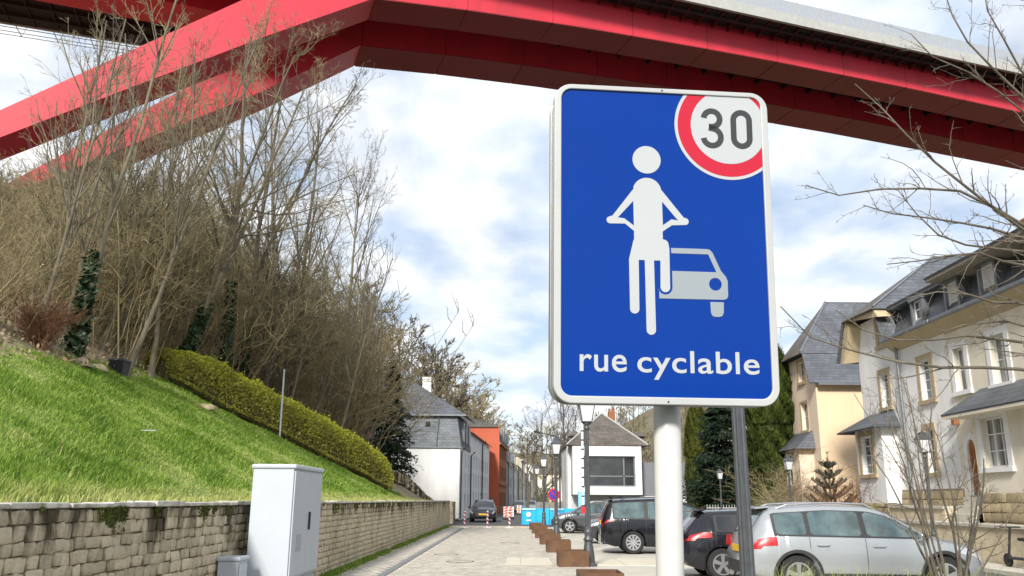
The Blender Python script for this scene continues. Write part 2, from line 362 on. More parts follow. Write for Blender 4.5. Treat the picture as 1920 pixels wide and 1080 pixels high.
wall = empty('retaining_wall', (-4.2, 22, 0), 'weathered rough stone retaining wall with pale coping below the grass slope', 'wall')
MB().box((-4.42, 2, -0.3), (-4.09, 57, 1.52)).build('core', mortar, wall)
stone_meshes = [arr_mesh('stone', *block_unit(0.05, 0.13), stone_m) for _ in range(10)]
stones = []
z = 0.0; row = 0
while z < 1.50:
    hgt = [0.13, 0.115, 0.14, 0.12][row % 4]
    if z + hgt > 1.53: hgt = 1.53 - z
    y = 2.0 + rng.uniform(0, 0.2)
    while y < 56.9:
        l = rng.choice([0.13, 0.16, 0.19, 0.23, 0.30], p=[.2, .25, .25, .2, .1]) * rng.uniform(0.9, 1.1)
        l = min(l, 57 - y); stones.append((y, z, l, hgt)); y += l
    z += hgt; row += 1
def seen(s):
    v = np.array([-4.05, s[0], s[1] + s[3]]) - CAM; d = v @ _fw
    px = 960 + FPX * (v @ _rt) / d; py = 540 - FPX * (v @ _up) / d
    return px > -25 and py < 1085 and not (490 < px < 585 and py > 880)
stones.sort(key=lambda s: (not seen(s), s[0]))
def stone_trs(s):
    return (-4.09, s[0] + s[2]/2, s[1] + s[3]/2), (s[3] - 0.012, s[2] - 0.014, 0.035 + rng.uniform(0, 0.03))
for i, s in enumerate(stones[:300]):
    o = link('stone', stone_meshes[i % 10], wall); p, sc = stone_trs(s)
    # unit block: local z -> world +X, local x -> world -Z
    o.location = np.array(p) - wl(wall) + np.array([0, 0, rng.normal(0, .004)]); o.rotation_euler = (rng.normal(0, .025), R(90) + rng.normal(0, .04), rng.normal(0, .03)); o.scale = sc
rv = []
for s in stones[300:]:
    p, sc = stone_trs(s); U = block_unit(0.05, 0.13)[0] * np.array(sc)
    rv.append(np.stack([U[:, 2], U[:, 1], -U[:, 0]], 1) + np.array(p))
rv = np.array(rv) - wl(wall)
tag(link('stone_courses', arr_mesh('stone_courses', rv, (UF[None] + (np.arange(len(rv)) * 12)[:, None, None]).reshape(-1, 4), stone_m), wall), kind='stuff')
cop_m = mat('coping', (0.62, 0.60, 0.55), 0.9, col2=(0.24, 0.21, 0.15), scale=5, bump=0.4, lo=0.4, hi=0.7)
y = 2.0
while y < 56.9:
    l = min(rng.uniform(0.8, 1.3), 57 - y)
    MB().box((-4.46, y, 1.523), (-4.02 + rng.uniform(-.02, .02), y + l - 0.012, 1.575 + rng.uniform(-.012, .012))).build('coping', cop_m, wall, bevel=0.012); y += l
# moss tufts hanging on the upper courses
mv, mf = [], []
for _ in range(16000):
    y = 5.5 + 30*rng.uniform(0, 1)**1.6; zz = 1.53 - abs(rng.normal(0, 0.11))
    if (math.sin(y * 2.3) + math.sin(y * 5.1 + 1)) + .6*math.sin(y*13) < 0.3 - (1.53 - zz)*-3: continue
    c = np.array([-4.03, y, zz]); a = rng.normal(0, .011, 3); b = rng.normal(0, .011, 3); k = len(mv); a[0] = abs(a[0])
    mv += [c - a, c + b, c + a, c - b]; mf.append((k, k+1, k+2, k+3))
tag(link('moss', arr_mesh('moss', np.array(mv) - wl(wall), mf, moss), wall), kind='stuff')
# pale stub wall and low terrace wall by the white house
st = empty('garden_wall', (-4.6, 60, 0), 'short pale rubble wall end beside the white house corner', 'wall')
MB().box((-5.2, 60, -0.1), (-4.02, 62.5, 1.5)).build('core', mortar, st)
for k in range(9):
    x = -5.2
    while x < -4.1:
        l = min(rng.uniform(.2, .4), -4.02 - x); o = link('stone', stone_meshes[k % 10], st)
        o.location = np.array((x + l/2, 60.0, 0.08 + k*0.165)) - wl(st); o.rotation_euler = (R(90), 0, 0); o.scale = (l - .015, .15, .04); x += l
st = empty('terrace_wall', (-6.5, 46, 1), 'low dark dry stone terrace wall between hedge end and white house', 'wall')
P0 = np.array([-7.4, 38.0]); P1 = np.array([-4.5, 55.0])
m = MB(); tv, tf = [], []
for k in range(60):
    for j in range(4):
        q = P0 + (P1 - P0) * ((k + 0.5 * (j % 2)) / 60); zb = float(hz(min(q[0], -4.4), q[1])) + 0.03 + j * 0.14
        Uv = (block_unit(0.06, 0.15)[0] * np.array([.13, .30, .3])); Uv = np.stack([Uv[:, 2], Uv[:, 1], -Uv[:, 0]], 1)
        tv.append(Uv + np.array([q[0], q[1], zb])); 
tv = np.array(tv) - wl(st)
tag(link('stones', arr_mesh('stones', tv, (UF[None] + (np.arange(len(tv)) * 12)[:, None, None]).reshape(-1, 4), stone_m), st), kind='stuff')

# ---------------------------------------------------------------- red bridge
TH = R(71.5)
BD = np.array([math.sin(TH), math.cos(TH), 0]); BN = np.array([-math.cos(TH), math.sin(TH), 0])
def B(a, p, z): return BD * a + BN * p + np.array([0, 0, z])
B_raw = B; KS = 63.0 / 65.0
def Bs(a, p, z): return B_raw(a * KS, p * KS, z if z > 47.5 else 1.62 + (z - 1.62) * KS)
red = mat('bridge_red', (0.62, 0.035, 0.06), 0.45, col2=(0.47, 0.035, 0.05), scale=0.5, spec=0.4, stretch=(1, 1, 0.12), detail=9, lo=.4, hi=.75)
red_shade_seam = mat('bridge_shade_seam', (0.25, 0.014, 0.022), 0.5, 0.08, 0.3, rand=0.06)  # underside shade put into the soffit colour; weld seams share this darker red
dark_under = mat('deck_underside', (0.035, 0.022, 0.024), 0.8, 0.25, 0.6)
parapet = mat('parapet', (0.42, 0.42, 0.40), 0.7, 0.08, 2)
screen_m = mat('parapet_screen', (0.36, 0.39, 0.43), 0.5, 0.05, 3)
bridge = empty('bridge', B(-36, 70, 8), 'red steel box girder bridge with slanted twin legs crossing high over the street', 'bridge')
A0, A1 = -150.0, 330.0
def pb(a0, a1, p0, p1, z0, z1): 
    m = MB(); m.obox(B(a0, p0, z0), BD*(a1-a0), BN*(p1-p0), np.array([0, 0, z1-z0])); return m
m = MB()
for (a_, p_), (b_, q_) in zip([(A0, 85.9), (-9.0, 85.9), (-3.0, 79.0)], [(-9.0, 85.9), (-3.0, 79.0), (A1, 79.0)]):
    m.loft([[B(a_, 60.5, 47.62), B(a_, p_, 47.62), B(a_, p_, 48.35), B(a_, 60.5, 48.35)], [B(b_, 60.5, 47.62), B(b_, q_, 47.62), B(b_, q_, 48.35), B(b_, 60.5, 48.35)]], cap=False)
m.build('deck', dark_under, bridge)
pb(A0, A1, 60.18, 60.49, 47.5, 48.55).build('fascia', parapet, bridge)
pb(A0, -9.0, 85.91, 86.2, 47.5, 48.55).build('fascia', parapet, bridge)
prof_a = [A0, -40, 2, 8.7, 18, 29, 41, 50, 68, 85, 110, 160, A1]
prof_z = [46.4, 46.2, 45.2, 44.5, 45.2, 45.72, 46.05, 46.2, 46.2, 45.95, 45.4, 44.5, 44.5]
def zb(a): return float(np.interp(a, prof_a, prof_z))
for p0, p1 in ((65.0, 68.6), (73.3, 77.5)):
    B = Bs
    m = MB(); rings = []
    for a in sorted(set(prof_a + list(np.arange(-140, 320, 10.0)))):
        rings.append([B(a, p0, zb(a) + .05), B(a, p1, zb(a) + .05), B(a, p1, 47.61), B(a, p0, 47.61)])
    m.loft(rings); gd = m.build('girder', red, bridge)
    # leg
    a_f = -44.0
    def lb(a): return 36.9 + 0.667 * (a + 3.2) if p0 < 70 else 37.6 + 0.668 * (a + 0.66)
    def lt(a): return 41.94 + 0.795 * (a + 2.2) if p0 < 70 else 37.79 + 0.86 * (a + 5.87)
    poly = [(8.7, 44.5)] + [(a, lb(a)) for a in (0, -10, -20, -30, a_f)] + [(a_f, lt(a_f) + 0.6)] + [(a, lt(a)) for a in (-30, -20, -10, -2, 4.7)] + [(8.7, 46.0)]
    m = MB(); A_ = [B(a, p0 - .01, z) for a, z in poly]; B_ = [B(a, p1 + .01, z) for a, z in poly]; n = len(A_)
    for k in range(n):
        j = (k + 1) % n; m.add([A_[k], A_[j], B_[j], B_[k]], [(0, 1, 2, 3)])
    bot = list(range(1, 6)); 
    # side faces as strips bottom/top pairs
    lowp = [poly[i] for i in (0, 1, 2, 3, 4, 5)]; upp = [poly[i] for i in (12, 11, 9, 8, 7, 6)]
    for pp, flip in ((p0 - .01, 0), (p1 + .01, 1)):
        L_ = [B(a, pp, z) for a, z in lowp]; U_ = [B(a, pp, z) for a, z in upp]
        for k in range(5):
            q = [L_[k], L_[k+1], U_[k+1], U_[k]]; m.add(q, [(0, 1, 2, 3)])
        m.add([B(poly[11][0], pp, poly[11][1]), B(poly[10][0], pp, poly[10][1]), U_[2]], [(0, 1, 2)])
    m.build('leg', red, bridge)
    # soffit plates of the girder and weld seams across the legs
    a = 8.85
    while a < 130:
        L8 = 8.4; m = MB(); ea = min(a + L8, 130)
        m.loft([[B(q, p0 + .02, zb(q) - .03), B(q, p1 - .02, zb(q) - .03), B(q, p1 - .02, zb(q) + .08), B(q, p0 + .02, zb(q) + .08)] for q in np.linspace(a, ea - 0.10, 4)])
        m.build('soffit_plate', red_shade_seam, bridge)
        m = MB(); m.obox(B(a, p0, zb(a) + .08) - BN*.012, BD*.07, BN*.012, np.array([0, 0, 47.5 - B(a, p0, zb(a) + .08)[2]])).build('weld_seam', red_shade_seam, bridge); a = ea
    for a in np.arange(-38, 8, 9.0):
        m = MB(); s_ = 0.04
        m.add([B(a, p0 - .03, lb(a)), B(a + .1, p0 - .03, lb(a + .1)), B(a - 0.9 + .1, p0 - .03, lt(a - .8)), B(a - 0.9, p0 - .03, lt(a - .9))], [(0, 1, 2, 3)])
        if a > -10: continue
        m.build('weld_seam', red_shade_seam, bridge)
B = B_raw
# cantilever brackets: tapered plates under the deck overhangs
def bracket_mesh(pin, pout):
    m = MB(); z1 = 47.61; d = 0.05
    poly = [(pin, z1), (pout, z1), (pout, z1 - 0.15), (pin, z1 - 0.55)]
    A_ = [B(-d, p, z) for p, z in poly]; B_ = [B(d, p, z) for p, z in poly]
    m.add(A_ + B_, [(0, 1, 2, 3), (7, 6, 5, 4), (0, 4, 5, 1), (1, 5, 6, 2), (2, 6, 7, 3), (3, 7, 4, 0)])
    return m
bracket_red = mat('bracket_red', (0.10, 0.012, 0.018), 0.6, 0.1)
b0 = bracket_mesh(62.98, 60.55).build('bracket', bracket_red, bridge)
b1 = bracket_mesh(75.12, 85.8).build('bracket', dark_under, bridge)
mid = MB(); mid.obox(B(-.08, 66.5, 46.9), BD*.16, BN*4.52, np.array([0, 0, .7])); b2 = mid.build('crossbeam', dark_under, bridge)
def shift(o, a): o.location = BD * a
for src, aa in ((b0, np.arange(12, 130, 1.75)), (b1, np.arange(-75, -9, 2.2)), (b2, np.arange(-70, 120, 3.4))):
    for k, a in enumerate(aa):
        o = src if k == 0 else src.copy()
        if k: COL.objects.link(o); o.parent = bridge
        shift(o, a)
# stringers under the deck
for p in (61.6, 67.6, 69.9, 76.5, 78.4, 81.7, 83.9):
    pb(A0, A1 if p < 79 else -9, p - .12, p + .12, 47.25, 47.6).build('stringer', dark_under, bridge)
# parapet panels with posts between them (near side)
a = -6.0
pm = pb(-1.44, 1.44, 60.30, 60.34, 48.6, 50.05).build('parapet_panel', screen_m, bridge)
pp = pb(-.05, .05, 60.27, 60.37, 48.54, 50.1).build('parapet_post', parapet, bridge)
for k, a in enumerate(np.arange(20, 140, 3.0)):
    for s_, off in ((pm, 1.5), (pp, 0)):
        o = s_ if k == 0 else s_.copy()
        if k: COL.objects.link(o); o.parent = bridge
        shift(o, a + off)
# safety net frame hung outside the far edge
m = MB()
for p, z in ((86.6, 47.5), (87.6, 47.55), (88.6, 47.7)): m.tube([B(-60, p, z), B(-9, p, z)], 0.05, 4)
for a in np.arange(-58, -9, 3.4):
    m.tube([B(a, 86.1, 47.5), B(a, 88.6, 47.7), B(a + .3, 88.7, 48.9)], 0.05, 4)
m.build('safety_frame', mat('galvanised', (0.42, 0.45, 0.48), 0.5, 0.1, metal=0.5), bridge)
# ================================================================ HOUSES
def facade(mb, o, u, n, L, z0, z1, ops, dep=0.16):
    """wall sheet with real openings: o = base corner, u = direction, n = outward normal; ops = (u0,u1,z0,z1)"""
    o = np.asarray(o, float); u = np.asarray(u, float); n = np.asarray(n, float); Zv = np.array([0, 0, 1.0])
    us = sorted({0.0, float(L), *[float(q) for p in ops for q in p[:2]]}); zs = sorted({float(z0), float(z1), *[float(q) for p in ops for q in p[2:4]]})
    P = lambda a, b, d=0.0: o + u*a + Zv*b - n*d
    for i in range(len(us) - 1):
        for k in range(len(zs) - 1):
            cu = (us[i] + us[i+1]) / 2; cz = (zs[k] + zs[k+1]) / 2
            if any(p[0] < cu < p[1] and p[2] < cz < p[3] for p in ops): continue
            mb.add([P(us[i], zs[k]), P(us[i+1], zs[k]), P(us[i+1], zs[k+1]), P(us[i], zs[k+1])], [(0, 1, 2, 3)])
    for a, b, c, d in [p[:4] for p in ops]:
        mb.add([P(a, c), P(b, c), P(b, d), P(a, d), P(a, c, dep), P(b, c, dep), P(b, d, dep), P(a, d, dep)], [(0, 1, 5, 4), (1, 2, 6, 5), (2, 3, 7, 6), (3, 0, 4, 7)])
def window(par, o, u, n, op, frame=None, glass=None, bars=(1, 2), dep=0.13, surround=None, sw=0.16, sill=True, ft=0.06):
    frame = frame or white_frame; glass = glass or glass_dark
    o = np.asarray(o, float); u = np.asarray(u, float); n = np.asarray(n, float); Zv = np.array([0, 0, 1.0])
    a, b, c, d = op[:4]; P = lambda x, z_, q: o + u*x + Zv*z_ - n*q
    m = MB(); t = ft; e = 0.002
    def bar(x0, x1, z0_, z1_, q0=dep, th=0.05): m.obox(P(x0, z0_, q0 + th), u*(x1-x0), n*th, Zv*(z1_-z0_))
    bar(a+e, a+t, c+e, d-e); bar(b-t, b-e, c+e, d-e); bar(a+t, b-t, c+e, c+t); bar(a+t, b-t, d-t, d-e)
    nv, nh = bars
    for k in range(nv): x = a + (b-a)*(k+1)/(nv+1); bar(x-.03 if nv == 1 else x-.022, x+.03 if nv == 1 else x+.022, c+t, d-t, dep+.004, .042)
    for k in range(nh): z_ = c + (d-c)*(k+1)/(nh+1); bar(a+t, b-t, z_-.016, z_+.016, dep+.008, .034)
    f = m.build('window', frame, par)
    g_ = MB(); xs_ = [a+t] + [a + (b-a)*(k+1)/(nv+1) for k in range(nv)] + [b-t]
    for k in range(nv + 1):
        g_ = MB().add([P(xs_[k], c+t, dep+.03), P(xs_[k+1], c+t, dep+.03), P(xs_[k+1], d-t, dep+.03 + .004*(k % 2)), P(xs_[k], d-t, dep+.03)], [(0, 1, 2, 3)])
        g_.build('pane', glass, f)
    if surround:
        m = MB(); q = 0.035; w = sw
        for x0, x1, z0_, z1_ in ((a-w, a, c, d), (b, b+w, c, d), (a-w, b+w, d, d+w)):
            m.obox(P(x0, z0_, 0.0), u*(x1-x0), n*q, Zv*(z1_-z0_))
        m.build('window_surround', surround, par)
        if sill: m = MB(); m.obox(P(a-w-.04, c-.13, 0.0), u*(b-a+2*w+.08), n*0.09, Zv*.13); m.build('window_sill', surround, par)
def sheet(name, pts, m, par, th=0.06):
    """roof plane with thickness (down)"""
    P = [np.asarray(p, float) for p in pts]; nn = unit(np.cross(P[1]-P[0], P[2]-P[0])); nn = nn if nn[2] > 0 else -nn
    Q = [p - nn*th for p in P]; k = len(P); mb = MB()
    mb.add(P + Q, [tuple(range(k)), tuple(range(2*k-1, k-1, -1))] + [(i, (i+1) % k, k+(i+1) % k, k+i) for i in range(k)])
    return mb.build(name, m, par)

# ---- white house with the street gable (right), facade plane X = 14 facing the street
FX = 14.0; UY = np.array([0, -1.0, 0]); NXm = np.array([-1.0, 0, 0])       # u runs toward the camera (decreasing Y)
H1 = empty('terraced_house', (FX, 29.5, 0), 'white rendered house with ochre stone window surrounds and street gable', 'house')
o = (FX, 33.0, 0); WL = 6.75
ops = [(1.75, 2.45, 5.07, 6.35), (2.0, 2.55, 7.40, 8.32), (4.85, 5.65, 4.98, 6.35), (4.75, 5.3, 2.6, 4.05)]
wm = MB(); facade(wm, o, UY, NXm, WL, 2.07, 7.25, [p for p in ops if p[3] < 7.2])
# gable field between the verges
facade(wm, (FX, 32.6, 0), UY, NXm, 2.3, 7.25, 8.55, [(1.6, 2.15, 7.40, 8.32)])
wm.add([(FX, 33.0, 7.25), (FX, 32.6, 7.25), (FX, 32.6, 8.55)], [(0, 1, 2)]); wm.add([(FX, 30.3, 7.25), (FX, 29.85, 7.25), (FX, 30.3, 8.55)], [(0, 1, 2)])
wm.add([(FX, 33.0, -0.1), (FX, 33.0, 7.25), (FX + 11, 33.0, 7.25), (FX + 11, 33.0, -0.1)], [(0, 1, 2, 3)])
wm.add([(FX, 33.0, 7.25), (FX, 32.6, 8.55), (FX + 11, 32.6, 8.55), (FX + 11, 33.0, 7.25)], [(0, 1, 2, 3)])
wm.build('wall', white_render, H1)
for p in ops[:1] + ops[2:]: window(H1, o, UY, NXm, p, bars=(1, 3), surround=stone_trim, glass=glass_dark)
window(H1, (FX, 32.6, 0), UY, NXm, (1.6, 2.15, 7.40, 8.32), bars=(0, 2), surround=stone_trim, sw=0.22)
# verge boards (ochre) and jerkinhead roof
m = MB()
for (ya, za), (yb, zb_) in (((33.75, 7.15), (32.9, 8.75)), ((32.9, 8.75), (30.2, 8.62))):
    m.add([(FX-.45, ya, za), (FX-.45, yb, zb_), (FX+.0, yb, zb_), (FX+.0, ya, za), (FX-.45, ya-.3, za-.05), (FX-.45, yb-.3, zb_-.32), (FX+.01, yb-.45, zb_-.32), (FX+.01, ya-.8, za-.05)],
          [(0, 1, 2, 3), (4, 7, 6, 5), (0, 4, 5, 1), (1, 5, 6, 2), (2, 6, 7, 3), (3, 7, 4, 0)])
m.build('verge_board', ochre_soffit, H1)
ra = (FX + 2.6, 31.2, 11.05); rb = (FX + 11, 31.2, 11.05)
sheet('roof', [(FX - .55, 33.9, 7.2), (FX + 11, 33.9, 7.2), (FX + 11, 33.0, 8.75), (FX - .55, 33.0, 8.75)], slate_roof, H1)
sheet('roof', [(FX - .55, 33.05, 8.74), (FX + 11, 33.05, 8.74), rb, ra], slate_roof, H1)
sheet('roof', [(FX - .55, 33.05, 8.74), ra, (FX - .55, 30.1, 8.66)], slate_old, H1)
sheet('roof', [(FX - .55, 30.1, 8.66), ra, rb, (FX + 11, 30.1, 8.66)], slate_roof, H1)
MB().tube([(FX - .5, 30.12, 8.74), ra], 0.05, 5).build('hip_ridge', zinc, H1)
for x in (FX + 4, FX + 7.0): MB().obox((x, 30.62, 9.75), (.32, 0, 0), (0, -.3, -.1), (0, -.06, .16)).build('roof_vent', zinc, H1)
# mansard over the set back bay: slope between eave (z 7.35, X 13.75) and 8.6 (X 14.35)
def mansard(par, ya, yb, m_, xe=FX - .05, ze=7.42, xt=FX + .5, zt=8.58):
    return sheet('mansard', [(xe, ya, ze), (xe, yb, ze), (xt, yb, zt), (xt, ya, zt)], m_, par)
mansard(H1, 30.0, 26.25, slate_dark)
sheet('mansard_cheek', [(FX - .42, 30.35, 8.62), (FX - .42, 29.75, 7.38), (FX + .2, 29.7, 7.38), (FX + .2, 30.2, 8.62)], slate_dark, H1, 0.04)
def gutter(par, y0, y1, z_, x):
    MB().box((x - .16, y1, z_), (x + .10, y0, z_ + .13)).build('gutter', zinc, par, bevel=0.03)
gutter(H1, 29.9, 26.25, 7.28, FX - .35); gutter(H1, 30.3, 26.25, 8.58, FX + .2)
m = MB(); m.add([(FX - .42, 29.9, 7.28), (FX - .42, 26.25, 7.28), (FX, 26.25, 6.95), (FX, 29.9, 6.95), (FX, 29.9, 7.28), (FX, 26.25, 7.28)], [(0, 1, 2, 3), (0, 4, 5, 1), (3, 2, 5, 4), (0, 3, 4), (1, 5, 2)]); m.build('cornice', ochre_soffit, H1)
sheet('roof', [(FX + .0, 30.2, 8.72), (FX + .0, 26.25, 8.72), (FX + 5, 26.25, 10.2), (FX + 5, 30.2, 10.2)], slate_roof, H1)
def dormer(par, y0, y1, z0, z1, glass, bars, fr=None):
    m = MB(); x = FX + .02
    for a, b in ((y0 + .1, y0), (y1, y1 - .1)): m.box((x, b, z0), (x + .6, a, z1))
    m.box((x - .04, y1 - .14, z1), (x + .7, y0 + .14, z1 + .12)); m.box((x, y1, z0 - .1), (x + .6, y0, z0)); m.build('dormer', zinc, par)
    window(par, (x + .1, y0, 0), UY, NXm, (0, y0 - y1, z0, z1), bars=bars, glass=glass, dep=0.0)
dormer(H1, 28.25, 27.6, 7.5, 8.45, glass_dark, (0, 2))
# bay with its own slate roof (ground floor)
m = MB(); facade(m, (FX - .55, 32.7, 0), UY, NXm, 2.3, 1.6, 4.3, [(0.45, 1.5, 2.65, 4.05)]); m.add([(FX - .55, 30.4, 1.6), (FX, 30.4, 1.6), (FX, 30.4, 4.3), (FX - .55, 30.4, 4.3)], [(0, 1, 2, 3)]); m.add([(FX - .55, 32.7, 1.6), (FX, 32.7, 1.6), (FX, 32.7, 4.3), (FX - .55, 32.7, 4.3)], [(0, 1, 2, 3)])
m.build('bay_wall', white_render, H1)
window(H1, (FX - .55, 32.7, 0), UY, NXm, (0.45, 1.5, 2.65, 4.05), bars=(1, 3), surround=stone_trim, sw=.2)
br = [(FX - 1.0, 33.4, 4.28), (FX - 1.0, 29.95, 4.28), (FX + .02, 30.4, 4.95), (FX + .02, 32.4, 4.95)]
sheet('bay_roof', br, slate_dark, H1); sheet('bay_roof', [(FX - 1.0, 29.95, 4.28), (FX + .02, 29.95, 4.28), (FX + .02, 30.4, 4.95)], slate_dark, H1); sheet('bay_roof', [(FX - 1.0, 33.4, 4.28), (FX + .02, 33.4, 4.28), (FX + .02, 32.4, 4.95)], slate_dark, H1)
MB().tube([(FX - .12, 29.55, 7.25), (FX - .12, 29.45, 6.9), (FX - .09, 29.45, 1.4)], 0.055, 8).build('drainpipe', zinc, H1)
# rubble plinth of separate stones
plinth_stone = mat('plinth_stone', (0.42, 0.34, 0.21), 0.9, 0.2, 5, rand=0.25, bump=0.6, bscale=20, bdist=0.02)
plinth_meshes = [arr_mesh('stone', *block_unit(0.05, 0.12), plinth_stone) for _ in range(6)]
def rubble(par, y0, y1, z0, z1, x, hh=0.28, wmin=.3, wmax=.62):
    MB().box((x, y0, z0 - .2), (x + .3, y1, z1)).build('plinth', mortar, par)
    zz = z0; k = 0
    while zz < z1 - .05:
        h_ = min(hh, z1 - zz); y = y0
        while y < y1 - .02:
            l = min(rng.uniform(wmin, wmax), y1 - y); o_ = link('stone', plinth_meshes[k % 6], par); k += 1
            o_.location = np.array((x, y + l/2, zz + h_/2)) - wl(par); o_.rotation_euler = (0, R(-90), 0); o_.scale = (h_ - .02, l - .02, .05); y += l
        zz += h_
rubble(H1, 26.3, 30.3, 0.9, 2.07, FX - .02); rubble(H1, 30.4, 32.9, 0.9, 1.62, FX - .53)

# ---- cream house
H2 = empty('terraced_house', (FX, 23, 0), 'cream rendered house with white window surrounds and arched wooden door', 'house')
o = (FX, 26.23, 0)
ops = [(0.35, 1.0, 5.0, 6.35), (2.4, 3.15, 4.95, 6.35), (1.35, 2.65, 2.62, 4.0), (4.6, 5.5, 4.95, 6.35)]
m = MB(); facade(m, o, UY, NXm, 12.0, 0.5, 7.25, [ops[0], ops[1], ops[3], (0.55, 0.98, 1.85, 3.5)]); m.build('wall', cream_render, H2)
for p in (ops[0], ops[1], ops[3]): window(H2, o, UY, NXm, p, bars=(1, 1), surround=white_frame, sw=.2, glass=glass_curtain)
m = MB(); facade(m, (FX - .4, 24.6, 0), UY, NXm, 3.6, 1.2, 4.25, [(0.45, 1.6, 2.6, 4.0)]); m.add([(FX - .4, 24.6, 1.2), (FX, 24.6, 1.2), (FX, 24.6, 4.25), (FX - .4, 24.6, 4.25)], [(0, 1, 2, 3)]); m.build('bay_wall', cream_render, H2)
window(H2, (FX - .4, 24.6, 0), UY, NXm, (0.45, 1.6, 2.6, 4.0), bars=(2, 2), surround=white_frame, sw=.22, glass=glass_curtain)
sheet('canopy_roof', [(FX - .95, 25.3, 4.2), (FX - .95, 20.6, 4.2), (FX + .02, 21.2, 4.95), (FX + .02, 24.6, 4.95)], slate_dark, H2)
sheet('canopy_roof', [(FX - .95, 25.3, 4.2), (FX + .02, 25.3, 4.2), (FX + .02, 24.6, 4.95)], slate_dark, H2)
MB().box((FX - .92, 20.65, 4.08), (FX, 25.25, 4.19)).build('canopy_soffit', cream_render, H2)
dm = mat('oak_door', (0.34, 0.13, 0.035), 0.5, 0.25, 3, stretch=(1, 1, .15))
arch = [(0, 0), (0.43, 0), (0.43, 1.35)] + [(0.215 + 0.215*math.cos(t), 1.35 + 0.3*math.sin(t)) for t in np.linspace(0, math.pi, 9)[1:-1]] + [(0, 1.35)]
d_ = MB().prism([(p[0], p[1]) for p in arch], (FX + .06, 25.68, 1.86), UY, np.array([0, 0, 1.0]), 0.05).build('door', dm, H2)
for k in range(4): MB().box((FX + .0, 25.30 + k*.095, 1.9), (FX + .009, 25.31 + k*.095, 3.2)).build('door_board', dm, d_)
m = MB(); ar2 = [(0.215 + r_*math.cos(t), 1.35 + (r_ + .085)*math.sin(t)) for r_, ts in ((0.42, np.linspace(0, math.pi, 11)), (0.22, np.linspace(math.pi, 0, 11))) for t in ts]
for k in range(10):
    q = [ar2[k], ar2[k+1], ar2[20-k], ar2[21-k]] if k < 10 else None
    m.prism(q[::-1], (FX - .0, 25.68, 1.86), UY, np.array([0, 0, 1.0]), 0.05)
for x0, x1 in ((-.2, -.01), (.44, .63)): m.prism([(x0, 0), (x1, 0), (x1, 1.35), (x0, 1.35)], (FX - .0, 25.68, 1.86), UY, np.array([0, 0, 1.0]), 0.05)
m.build('door_surround', white_frame, H2)
mansard(H2, 26.22, 14.2, slate_dark)
gutter(H2, 26.22, 14.2, 7.28, FX - .35)
m = MB(); m.add([(FX - .42, 26.22, 7.28), (FX - .42, 14.2, 7.28), (FX, 14.2, 6.9), (FX, 26.22, 6.9), (FX, 26.22, 7.28), (FX, 14.2, 7.28)], [(0, 1, 2, 3), (0, 4, 5, 1), (3, 2, 5, 4), (0, 3, 4), (1, 5, 2)]); m.build('cornice', ochre_soffit, H2)
for y0, y1 in ((25.95, 25.25), (23.95, 23.2), (21.6, 20.8)):
    dormer(H2, y0, y1, 7.5, 8.5, mat('blind', (0.62, 0.62, 0.60), 0.5, 0.05, 2), (0, 0))
m = MB(); m.add([(FX - .45, 26.22, 8.62), (FX - .45, 14.2, 8.62), (FX + .5, 14.2, 8.55), (FX + .5, 26.22, 8.55), (FX - .45, 26.22, 8.74), (FX - .45, 14.2, 8.74)], [(0, 3, 2, 1), (0, 1, 5, 4)]); m.build('eaves', mat('eaves_wood', (0.30, 0.27, 0.23), .7), H2)
sheet('roof', [(FX - .5, 26.22, 8.76), (FX - .5, 14.2, 8.76), (FX + 5, 14.2, 11.0), (FX + 5, 26.22, 11.0)], slate_roof, H2)
MB().box((FX + 2.3, 24.3, 9.5), (FX + 2.9, 25.2, 10.45)).build('chimney', brick_brown, H2)
for y in (24.5, 24.95): MB().lathe([(.1, 0), (.1, .5), (.13, .5), (.13, .55)], 10, (FX + 2.6, y, 10.44)).build('chimney_pot', zinc, H2)
rubble(H2, 20.0, 24.55, 0.6, 1.9, FX - .42, 0.26)
MB().box((FX - .18, 26.0, 4.0), (FX, 26.18, 4.3)).build('wall_lamp', brick_brown, H2)
# garden terraces in front of both houses
for nm, lab, x0, x1, y0, y1, zt in (('terrace_wall', 'pale garden terrace wall with flat cap in front of the cream house', 12.75, 13.2, 19.0, 28.3, 1.0),
                                   ('terrace_wall', 'upper pale garden terrace wall below the white house plinth', 13.25, 13.9, 26.1, 29.9, 1.45)):
    t_ = empty(nm, ((x0+x1)/2, (y0+y1)/2, 0), lab, 'wall')
    MB().box((x0, y0, -.1), (x1, y1, zt)).build('wall', mat('terrace_stone', (0.55, 0.47, 0.33), 0.9, 0.16, 2.5, bump=0.3, bscale=30), t_)
    y = y0
    while y < y1 - .05:
        l = min(1.1, y1 - y); MB().box((x0 - .06, y, zt), (x1 + .05, y + l - .012, zt + .09)).build('cap_stone', concrete_pale, t_, bevel=.01); y += l
t_ = empty('garden_steps', (13.3, 25.3, 0), 'pale stone steps leading up to the arched door', 'steps')
for k in range(7): MB().box((12.6 + k*.2, 24.9, 0.11), (14.0 - .012, 26.0, 0.36 + k*.24)).build('step', concrete_pale, t_, bevel=.01)

